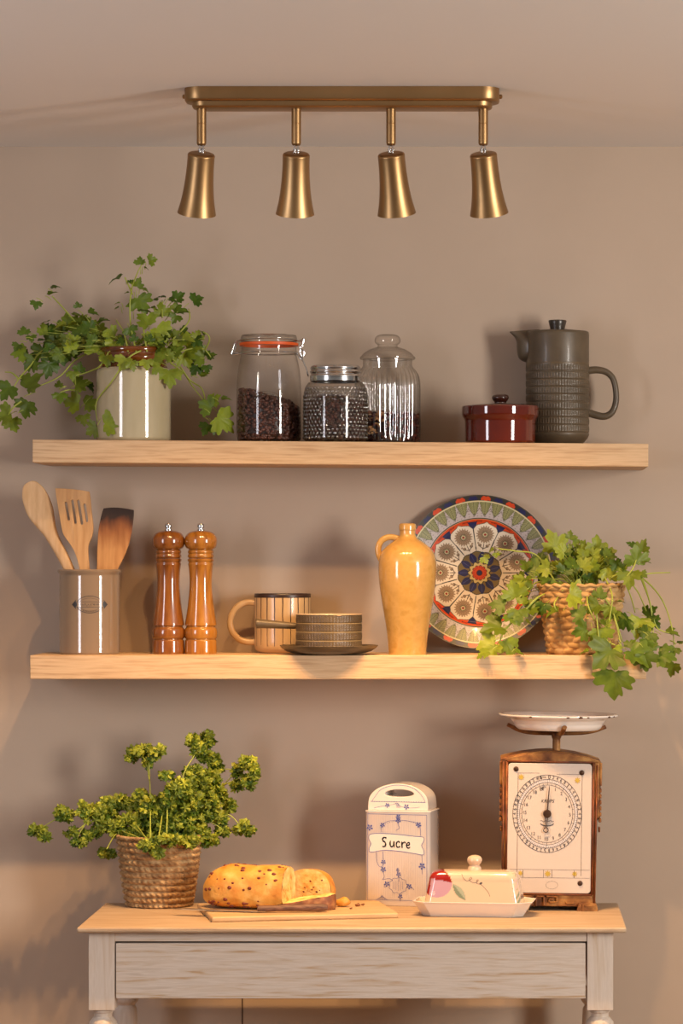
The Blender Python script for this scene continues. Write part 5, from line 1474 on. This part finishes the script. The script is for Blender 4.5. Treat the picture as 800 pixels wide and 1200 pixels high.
# on the lid
yl = -dl / 2 - .0003; mp2b = mp2
mp2 = lambda p, q: Vector((p, yl, q))
mb.stroke(P2(*spl([(435, 939.5), (437, 936), (445, 926), (456, 921.3), (467, 920), (480, 922), (490, 928), (496, 936), (497.5, 940)], 5)), .0006, mp2)
mb.stroke(P2((433, 939.5), (498, 940)), .0006, mp2)
for k in range(22): mb.blob(u(435 + 2.9 * k), hv(939.6), .0006, .0007, mp2, n=6)
mb.stroke(P2(*spl([(437, 947.3), (444, 945.5), (453, 944), (461, 942.5), (464, 941), (468, 944.5), (476, 946.5), (485, 946.5), (491, 945.5)], 5)), .0005, mp2)
flower(453, 944, 2.6); flower(475.5, 945.5, 3.0)
for k in range(4): mb.stroke(P2((463 + k, 941), (464.5 + k * 1.2, 947)), .0005, mp2)
mb.build('painted_sprigs', M['blue'], ct, smooth=False)
# hand-painted word
mb = MB(); mp3 = lambda p, q: Vector((p, yf - .0007, q))
def pen(pts, w=1.35): mb.stroke(P2(*spl(pts, 5)), [w * s * (.75 + .5 * abs(math.sin(.35 * i + len(pts)))) for i in range(len(spl(pts, 5)))], mp3); [mb.blob(u(q[0]), hv(q[1]), .45 * w * s, .45 * w * s, mp3, n=8) for q in (pts[0], pts[-1])]
pen([(452.3, 982), (450, 981.4), (448.2, 983.2), (448.8, 985.4), (451, 987), (451.8, 989.6), (450.6, 992), (448.4, 992)], 1.5)
pen([(457.3, 985.6), (457, 988.5), (457.6, 991.4), (459.2, 992), (461, 990.2), (461.6, 986)]); pen([(461.6, 986), (461.5, 989), (462, 992.4)])
pen([(468.2, 987), (466.8, 985.8), (465, 987), (464.3, 989.8), (465.2, 992.2), (467, 992.6), (468.6, 991.6)])
pen([(470.8, 986.4), (471, 989.5), (471.2, 993)]); pen([(471.2, 989), (472.6, 987), (474.2, 986.6), (475, 987.6)])
pen([(476.6, 990.4), (478.8, 990), (480, 988.4), (479, 987), (477.4, 987.6), (476.4, 990), (477, 992.6), (478.8, 993.4), (480.2, 992.4)])
mb.build('painted_word', M['black_paint'], ct, smooth=False)

# ---- butter dish
YD = -.272; s = S(YD)
a = math.radians(-7)
fc = at(556, 0, YD)
loc = Vector((fc.x, YD, Z_TAB))
bdish = thing('butter_dish', 'cream butter dish with a red apple painted on its knobbed lid', 'butter dish', loc, rz=a)
hx, hy = 71 * s, .051
def octo(hx, hy, c):
    return [(hx - c, -hy), (hx, -hy + c), (hx, hy - c), (hx - c, hy), (-hx + c, hy), (-hx, hy - c), (-hx, -hy + c), (-hx + c, -hy)]
mb = MB(); rows = []
for dx, c, z in ((.018, .016, 0), (.0165, .016, .0008), (.004, .019, .0205), (.0012, .020, .0232), (.0005, .020, .0242), (.0014, .020, .0248), (.0035, .0195, .0242), (.0055, .019, .021), (.016, .016, .0065)):
    q = octo(hx - dx, hy - dx * .72, c)
    rows.append([(x, y, z) for x, y in q])
o = len(mb.v); mb.grid(rows, closeu=True); mb.f.append(tuple(range(8))[::-1]); mb.m.append(0); mb.f.append(tuple(8 * (len(rows) - 1) + k for k in range(8))); mb.m.append(0)
mb.build('dish_tray', M['porcelain'], bdish, bevel=.0018, bseg=3, ang=30)
LZ0 = .0070; LH = (ZC + (PY - 1018.5) * s) - Z_TAB - LZ0
bx, by = 58.5 * s, .037
CR, RD, LI, LF, GR2 = C(204, 178, 154), C(140, 30, 22), C(178, 140, 158), C(140, 146, 118), C(186, 180, 160)
def lidcol(x, y, z):
    px = x / s + 556; py = 1057 - (z - .024) / (LH + LZ0 - .024) * 38.5 
    if y < .004:
        ad_ = math.hypot((px - 514.5) / 17.5, (py - 1035) / 17)
        if ad_ < 1:
            if px > 507 - (py - 1029) * .10 and py > 1029 + (px - 507) * .18:
                if math.hypot(px - 510, py - 1047) < 2.6 and (math.cos(6 * math.atan2(py - 1047, px - 510)) > .55): return C(226, 214, 208)
                return LI
            return RD
        lx_, ly_ = px - 541, py - 1045
        ra = math.radians(52); p, q = lx_ * math.cos(ra) + ly_ * math.sin(ra), -lx_ * math.sin(ra) + ly_ * math.cos(ra)
        if abs(p) < 13 and abs(q) < 4.6 * (1 - (p / 13) ** 2): return C(118, 128, 108) if q > 0 else C(156, 160, 140)
    if px > 603 or (px > 596 and y > -.02):
        v = math.sin(px * .9 + py * .35) * math.sin(py * .42 + y * 300)
        if v > .35: return C(132, 140, 116)
        if v < -.75: return C(206, 170, 176)
    return CR
mb = MB(); rows, cols = [], []
NU, NV = 260, 90
for j in range(NV + 1):
    v = j / NV
    if v < .72:
        f = v / .72; z = LZ0 + LH * .74 * f; ins = .0085 * f ** 1.2
    elif v < .84:
        g = (v - .72) / .12 * PI / 2; z = LZ0 + LH * (.74 + .235 * math.sin(g)); ins = .0085 + .0115 * (1 - math.cos(g))
    else:
        g = (v - .84) / .16; z = LZ0 + LH * (.975 + .025 * math.sin(g * PI / 2)); ins = .0200 + (by - .0215) * g
    row = []
    ex, ey, rc = bx - ins, max(by - ins, .0012), .014
    base_ = rrect(ex, ey, min(rc, ey * .9), 16)
    # resample evenly
    L0 = [0]
    for p, q in zip(base_, base_[1:] + base_[:1]): L0.append(L0[-1] + math.hypot(q[0] - p[0], q[1] - p[1]))
    tot = L0[-1]; idx = 0; bb = base_ + base_[:1]
    for k in range(NU):
        d = tot * k / NU
        while L0[idx + 1] < d: idx += 1
        t = (d - L0[idx]) / max(1e-9, L0[idx + 1] - L0[idx])
        row.append((bb[idx][0] + (bb[idx + 1][0] - bb[idx][0]) * t, bb[idx][1] + (bb[idx + 1][1] - bb[idx][1]) * t, z))
    rows.append(row); cols += [lidcol(*p) for p in row]
mb.grid(rows, closeu=True, col=cols)
o = NU * NV; mb.f.append(tuple(o + k for k in range(NU))); mb.m.append(0)
ldb = mb.build('dish_lid', M['butter'], bdish, ang=50)
mb = MB(); z0 = LZ0 + LH
mb.lathe([(8 * s, z0 - .001), (8 * s, z0 + .002), (6.6 * s, z0 + .0045), (5.8 * s, z0 + .006)] + spl([(6.2 * s, z0 + .0075), (8.2 * s, z0 + .0115), (8.7 * s, z0 + .0155), (7.4 * s, z0 + .0200), (4 * s, z0 + .0225), (.00001, z0 + .0232)], 5), 36, col=CR)
mb.build('lid_knob', M['butter'], ldb, ang=0)
mb = MB()
fz = lambda py: .024 + (1057 - py) / 38.5 * (LH + LZ0 - .024)
def fy(z):
    f = min(1, max(0, (z - LZ0) / (LH * .74))); return -(by - .0085 * f ** 1.2) - .0003
tend = spl([(543.5, 1022.5), (545, 1027), (549, 1031), (553, 1030), (555.5, 1028), (554, 1026.6), (552.4, 1030), (556, 1033), (561, 1033), (563, 1030), (561.5, 1030), (561, 1034), (566, 1035.5), (570, 1039), (575, 1045), (577, 1050)], 5)
mp4 = lambda p, q: Vector((p, fy(q), q))
mb.stroke([((px - 556) * s, fz(py)) for px, py in tend], .0006, mp4)
mb.blob((566 - 556) * s, fz(1034), 2 * s, 1.2 * s, mp4, n=10, rot=.5)
mb.build('painted_tendril', M['print'], ldb, smooth=False)

# ---- kitchen scale
YSC = -.215; s = S(YSC)
loc = Vector((at(643.5, 0, YSC).x, YSC + .055, Z_TAB)); hh = lambda py: ZC + (PY - py) * s - loc.z
hh0 = hh(1068)
scl = thing('kitchen_scale', 'antique rusty iron kitchen scale with a white enamel dial and a shallow pan', 'scale', loc)
# the whole body leans very slightly clockwise
RT = Matrix.Rotation(math.radians(.7), 3, 'Y')
X = lambda px: (px - 643.5) * s
def fin(mb): 
    mb.v = [tuple(RT @ Vector(v)) for v in mb.v]
yF_, yBk = -.055, .045
# case
out = [(587, 1062), (586.5, 960), (584, 958), (584, 889.5), (596, 886.5), (612, 883.2), (628, 881.3), (642, 880.6), (656, 881.3), (672, 883.6), (688, 887.3), (702, 892), (702, 958), (698.5, 961), (697.5, 1062)]
mb = MB(); mb.prism([(X(p), hh(q)) for p, q in out], yF_ + .010, yBk)
fin(mb); cs = mb.build('case', M['rust'], scl, bevel=.0015, smooth=False)
mb = MB()      # raised front frame around the dial plate
hole_ = [(593.5, 893.5), (691.5, 893.5), (691.5, 1047), (593.5, 1047)]
def bar(pts, y0=yF_, y1=yF_ + .012): mb.prism([(X(p), hh(q)) for p, q in pts], y0, y1)
bar([(593.5, 1047), (588.2, 1062), (587.6, 960), (586, 956), (586, 890.5), (593.5, 893.5)])
bar([(691.5, 893.5), (700.2, 892.5), (700.2, 956), (697.5, 960), (697, 1062), (691.5, 1047)])
bar([(586, 890.5), (598, 887), (614, 884), (630, 882.3), (643, 881.7), (657, 882.4), (672, 884.6), (687, 888.2), (700.2, 892.5), (691.5, 893.8), (593.5, 893.8)])
bar([(588.2, 1062), (593.5, 1047), (691.5, 1047), (697, 1062)])
fin(mb); mb.build('front_frame', M['rust'], cs, bevel=.0012, smooth=False)
mb = MB()      # inner red moulding and outer ridges
for (p0, q0, p1, q1, w) in ((592, 893, 592, 1048, 2.2), (693.3, 893, 693, 1048, 2.6), (592, 892.4, 693, 892.9, 2.0), (592, 1048, 693, 1048, 2.0), (587.6, 893, 588.8, 1058, 1.5), (697.6, 896, 696, 1058, 1.6)):
    mb.tube([(X(p0), yF_ - .0012, hh(q0)), (X(p1), yF_ - .0012, hh(q1))], w * s * .55, 10)
fin(mb); mb.build('inner_moulding', M['rust_red'], cs, ang=0)
for side in (-1, 1):      # stacked ornaments on both sides
    mb = MB()
    ex = 584 if side < 0 else 702.5
    for k in range(6):
        mb.box((X(ex - side * 1.0), yF_ + .012, hh(926 + 7 * k)), (3.4 * s, .018, 4.6 * s))
    mb.box((X(ex - side * .6), yF_ + .012, hh(907)), (3.0 * s, .018, 27 * s))
    mb.box((X(ex - side * 1.6), yF_ + .012, hh(972)), (2.4 * s, .016, 6 * s))
    fin(mb); mb.build('side_ornament', M['rust'], cs, bevel=.0012, smooth=False)
mb = MB()      # meander relief along the bottom
def key(pts): 
    for (a0, b0), (a1, b1) in zip(pts, pts[1:]):
        x0, x1, z0, z1 = X(min(a0, a1)) - .9 * s, X(max(a0, a1)) + .9 * s, hh(max(b0, b1)) - .9 * s, hh(min(b0, b1)) + .9 * s
        mb.box(((x0 + x1) / 2, yF_ - .001, (z0 + z1) / 2), (x1 - x0, .005, z1 - z0))
key([(594, 1058.5), (594, 1050.5), (606, 1050.5), (606, 1056), (600, 1056), (600, 1053.4)])
key([(612, 1053.5), (618, 1053.5), (618, 1057), (610, 1057), (610, 1050.5), (624, 1050.5), (624, 1060)])
key([(637, 1060), (637, 1050.5), (652, 1050.5), (652, 1057), (643, 1057), (643, 1053.5), (647, 1053.5)])
key([(640, 1050.5), (628, 1050.5), (628, 1060)])
key([(664, 1058), (672, 1058)])
fin(mb); mb.build('meander_relief', M['rust'], cs, bevel=.0008, smooth=False)
for sg, fx in ((-1, 598), (1, 688)):
    mb = MB()
    tp = [(fx - 9, 1057.5), (fx + 9, 1057.5), (fx + 11, 1060.5), (fx + 12.5 * (1 if sg > 0 else .9), 1064), (fx + 12, 1066), (fx - 12.5, 1066.5), (fx - 11, 1061)] 
    mb.prism([(X(p), hh(q)) for p, q in tp][::-1], yF_ - .006, yF_ + .022)
    mb.box((X(fx), yF_ - .006, hh(1063.3)), (15 * s, .004, 2 * s)); mb.box((X(fx - 5), yF_ - .006, hh(1061.3)), (2 * s, .004, 5 * s)); mb.box((X(fx + 3), yF_ - .006, hh(1060.4)), (12 * s, .004, 1.6 * s))
    back = MB(); back.prism([(X(p), hh(q)) for p, q in tp][::-1], yBk - .022, yBk + .004)
    for m_ in (mb, back):
        fin(m_); zmin = min(v[2] for v in m_.v); m_.v = [(x, y, z if z > zmin + .006 else 0.0) for x, y, z in m_.v]
        m_.build('foot', M['rust'], cs, bevel=.001, smooth=False)
# dial plate
mb = MB(); pl_ = rrect(49 * s, 76 * s, 4 * s, 5)
mb.prism([(X(642.3) + x, hh(970.5) + z) for x, z in pl_][::-1], yF_ - .0022, yF_ + .003)
fin(mb); dp_ = mb.build('dial_plate', M['enamel'], scl, bevel=.0010, bseg=3, smooth=False)
yd = yF_ - .0025
mpd = lambda p, q: RT @ Vector((p, yd, q))
DCX, DCY = X(639.5), hh(953.5)
mpe = lambda p, q: mpd(DCX + (p - DCX) * 1.0, DCY + (q - DCY) * 1.13)
def circ(mb, r, w, n=96): mb.stroke([(DCX + r * math.cos(t), DCY + r * math.sin(t)) for t in [2 * PI * k / n for k in range(n + 1)]], w, mpe)
mb = MB(); circ(mb, 34 * s, 2.6 * s)
mb.build('grey_ring', M['ring'], dp_, smooth=False)
mb = MB(); yd -= .0002
for r_, w_ in ((40.2, .5), (35.6, .45), (32.3, .4), (29.8, .4)): circ(mb, r_ * s, w_ * s)
for k in range(100):
    t = PI / 2 - 2 * PI * k / 100
    r0, r1 = (32.3, 35.6) if k % 10 == 0 else (33.6, 35.6)
    mb.stroke([(DCX + r0 * s * math.cos(t), DCY + r0 * s * math.sin(t)), (DCX + r1 * s * math.cos(t), DCY + r1 * s * math.sin(t))], .3 * s, mpe)
for k in range(40):
    t = PI / 2 - 2 * PI * k / 40
    mb.stroke([(DCX + 29.8 * s * math.cos(t), DCY + 29.8 * s * math.sin(t)), (DCX + (32.3 if k % 2 == 0 else 31) * s * math.cos(t), DCY + (32.3 if k % 2 == 0 else 31) * s * math.sin(t))], .3 * s, mpe)
T0 = math.radians(90 - 3)
for k in range(10):
    t = T0 - 2 * PI * k / 10
    put_text(mb, str(k), DCX + 38 * s * math.cos(t), DCY + 38 * s * math.sin(t), 6.4 * s, mpe, t - PI / 2)
    for j, tx in enumerate('2468'):
        if k == 9 and j == 3: continue
        t2 = t - 2 * PI * (j + 1) / 50
        put_text(mb, tx, DCX + 38 * s * math.cos(t2), DCY + 38 * s * math.sin(t2), 4.8 * s, mpe, t2 - PI / 2)
t = T0 + math.radians(17); put_text(mb, '10', DCX + 38 * s * math.cos(t), DCY + 38 * s * math.sin(t), 5.2 * s, mpe, t - PI / 2)
t = T0 + math.radians(8.5); put_text(mb, 'Kilo', DCX + 38 * s * math.cos(t), DCY + 38 * s * math.sin(t), 2.8 * s, mpe, t - PI / 2)
for k in range(1, 21):
    t = math.radians(88) - 2 * PI * k / 20 + (math.radians(16) if k == 20 else 0)
    put_text(mb, str(k), DCX + 26.6 * s * math.cos(t), DCY + 26.6 * s * math.sin(t), 5.2 * s, mpe, 0 if k != 20 else .25)
put_text(mb, 'Pfd', DCX - 3.3 * s, DCY + 27.6 * s, 2.6 * s, mpe, .1)
put_text(mb, 'KRUPS', DCX + .5 * s, DCY + 13 * s, 5.2 * s, mpe, 0, .3, sx=1.0)
mb.stroke([(DCX + (-8 + k) * s, DCY + (-7.6 + .5 * math.sin(k * 1.2)) * s) for k in range(17)], .5 * s, mpe)
mb.stroke(arc(DCX, DCY - 9 * s, 8.2 * s, 200, 340, 14, 3.6 * s), .9 * s, mpe)
# printed border
for pts in (((605, 906), (605, 1026)), ((680, 906), (680, 1026)), ((605, 906), (630, 906)), ((650, 907), (680, 907)), ((597, 1019), (690, 1019)), ((597, 1028.5), (690, 1028.5)), ((636, 1019), (636, 1028.5)), ((646, 1019), (646, 1028.5)), ((672, 1019), (672, 1028.5)), ((612, 1019), (612, 1028.5))):
    mb.stroke([(X(p), hh(q)) for p, q in pts], .35 * s, mpd)
circ_ = [(X(646) + 7 * s * math.cos(t), hh(1037) + 4.5 * s * math.sin(t)) for t in [2 * PI * k / 30 for k in range(31)]]
mb.stroke(circ_, .22 * s, mpd)
mb.build('dial_markings', M['print'], dp_, smooth=False)
for px, py, q in ((608.5, 911, 3.2), (674.5, 914, 3.2), (609, 1023.5, 2.8), (641, 1023.7, 3.4), (672.5, 1023.7, 2.8)):
    mb = MB()
    mb.blob(X(px), hh(py), q * .9 * s, q * .9 * s, mpd, n=32, fn=lambda t: 1.0 + .32 * math.cos(8 * t))
    mb.build('gold_rosette', M['gold'], dp_, smooth=False)
for px, py in ((602.5, 901.5), (679.5, 905), (679, 1034.5)):
    mb = MB(); mb.lathe([(3 * s, 0), (3 * s, .0008), (2.3 * s, .0018), (0, .0021)], 24, (X(px), yF_ - .0022, hh(py)), axis=(0, -1, 0))
    fin(mb); mb.build('plate_screw', M['iron'], dp_, ang=50)
mb = MB()
yn = yF_ - .006
def np(du, dv): return (DCX + du * s, yn, DCY + dv * s)
mb.add([np(-.9, 2), np(.9, 2), np(2.6, 30), np(2.1, 33), np(1.6, 30)], [(0, 4, 3, 2, 1)]); n0 = len(mb.v)
mb.tube([np(0, 0), np(1, 14), np(1.7, 27), np(2.1, 33)], [.9 * s, .8 * s, .5 * s, .2 * s], 8)
mb.tube([np(-.9, 0), np(-2.1, -16)], .55 * s, 8); mb.tube([np(1.0, 0), np(-.4, -16)], .55 * s, 8)
mb.tube([np(-1.3 + 2.7 * math.cos(t), -19 + 2.7 * math.sin(t)) for t in [2 * PI * k / 24 for k in range(25)]], .55 * s, 8)
mb.lathe([(4.8 * s, 0), (4.8 * s, .004), (4.0 * s, .0058), (0, .0065)], 32, (DCX, yF_ - .002, DCY), axis=(0, -1, 0))
fin(mb); mb.build('pointer', M['iron'], dp_, ang=40)
# column, cradle, pan
cxp = X(650)
mb = MB(); ycol = -.005
mb.lathe([(4.6 * s, hh(883)), (4.6 * s, hh(868)), (5.4 * s, hh(866.5)), (6 * s, hh(864)), (6.4 * s, hh(860.5)), (0, hh(860.5))], 28, (cxp, ycol, 0))
fin(mb); mb.build('column', M['rust'], scl, ang=50)
mb = MB()
for ang in (8, 98):
    ca, sa = math.cos(math.radians(ang)), math.sin(math.radians(ang))
    pts = spl([(-60, 851), (-56, 852.6), (-46, 857.4), (-30, 860.5), (0, 861.2), (30, 860.5), (46, 858), (56, 854.5), (60, 853)], 4)
    mb.tube([(cxp + p * s * ca * .98, ycol + p * s * sa * .98, hh(q)) for p, q in pts], [.0042] * len(pts), 12, flat=.8)
mb.lathe([(0, hh(861)), (9 * s, hh(860.8)), (10 * s, hh(859)), (8 * s, hh(857.5)), (0, hh(857.5))], 28, (cxp, ycol, 0))
fin(mb); mb.build('pan_cradle', M['rust'], scl, ang=60)
mb = MB()
r = 71 * s
mb.lathe([(0, hh(857.0)), (46 * s, hh(856.8))] + spl([(48.5 * s, hh(856)), (51.5 * s, hh(853)), (54 * s, hh(848)), (57.5 * s, hh(844.5)), (64 * s, hh(842)), (70.5 * s, hh(840))], 4) + [(71 * s, hh(839)), (70.8 * s, hh(838)), (69.6 * s, hh(837.8)), (66 * s, hh(839.4)), (60 * s, hh(842)), (56 * s, hh(846)), (51 * s, hh(852)), (46 * s, hh(854)), (0, hh(854.2))], 96, (cxp + 2 * s, ycol, 0))
for ang, q in ((-82, 1.0), (-70, 1.5), (-62, .9), (-118, 1.0), (-35, 1.2), (-25, .8)):     # chipped spots on the rim
    t = math.radians(ang)
    mb.ball((cxp + 2 * s + 70.7 * s * math.cos(t), ycol + 70.7 * s * math.sin(t), hh(839.4)), (2.2 * q * s, .9 * s, .9 * q * s), 10, 6, 1)
fin(mb); mb.build('weighing_pan', [M['enamel_pan'], M['iron']], scl, ang=60)

# ================================================================== light and camera
def area(name, loc, target, sx, sy, power, col):
    l = bpy.data.lights.new(name, 'AREA'); l.shape = 'RECTANGLE'; l.size = sx; l.size_y = sy; l.energy = power; l.color = col
    o = bpy.data.objects.new(name, l); COL.objects.link(o); o.location = loc
    o.rotation_euler = (Vector(target) - Vector(loc)).to_track_quat('-Z', 'Y').to_euler()
    return o
area('softbox_right', (2.5, -2.7, 1.50), (0.05, 0, 1.62), .46, 1.06, P_RIGHT, (1.0, .93, .84))  # out-of-view softbox, read from strip reflections on the glazes; no window built
area('softbox_left', (-1.75, -2.3, 1.50), (-.05, 0, 1.62), .40, 1.06, P_LEFT, (.95, .93, 1.0))  # weaker second softbox out of view, for soft front light, not a window
for p, ax in LIGHTS:
    l = bpy.data.lights.new('spot_beam', 'SPOT'); l.energy = P_SPOT; l.color = (1.0, .58, .24); l.spot_size = math.radians(106); l.spot_blend = 1.0; l.shadow_soft_size = .014
    o = bpy.data.objects.new('spot_beam', l); COL.objects.link(o); o.location = p
    o.rotation_euler = (-Vector((ax.x, ax.y * .2, ax.z))).to_track_quat('Z', 'Y').to_euler()
w = bpy.data.worlds.new('room_world'); sc.world = w; w.use_nodes = True
bg = w.node_tree.nodes['Background']; bg.inputs[0].default_value = (1.0, .92, .84, 1); bg.inputs[1].default_value = P_WORLD

cam = bpy.data.cameras.new('camera'); co = bpy.data.objects.new('camera', cam); COL.objects.link(co)
co.location = (CX, -D, ZC); co.rotation_euler = (PI / 2, 0, 0)
cam.sensor_fit = 'VERTICAL'; cam.sensor_height = 24; cam.lens = F * 24 / 1200
cam.shift_x = -(PX - 400) / 1200; cam.shift_y = (PY - 600) / 1200
cam.clip_end = 50
sc.camera = co
sc.view_settings.view_transform = 'Standard'; sc.view_settings.look = 'None'
sc.view_settings.exposure = EXPOSURE; sc.view_settings.gamma = 1.0; sc.view_settings.use_curve_mapping = False
try:
    sc.cycles.use_denoising = True
    sc.cycles.max_bounces = 10; sc.cycles.transparent_max_bounces = 24; sc.cycles.caustics_reflective = False; sc.cycles.caustics_refractive = False
    sc.cycles.sample_clamp_indirect = 4
except Exception: pass
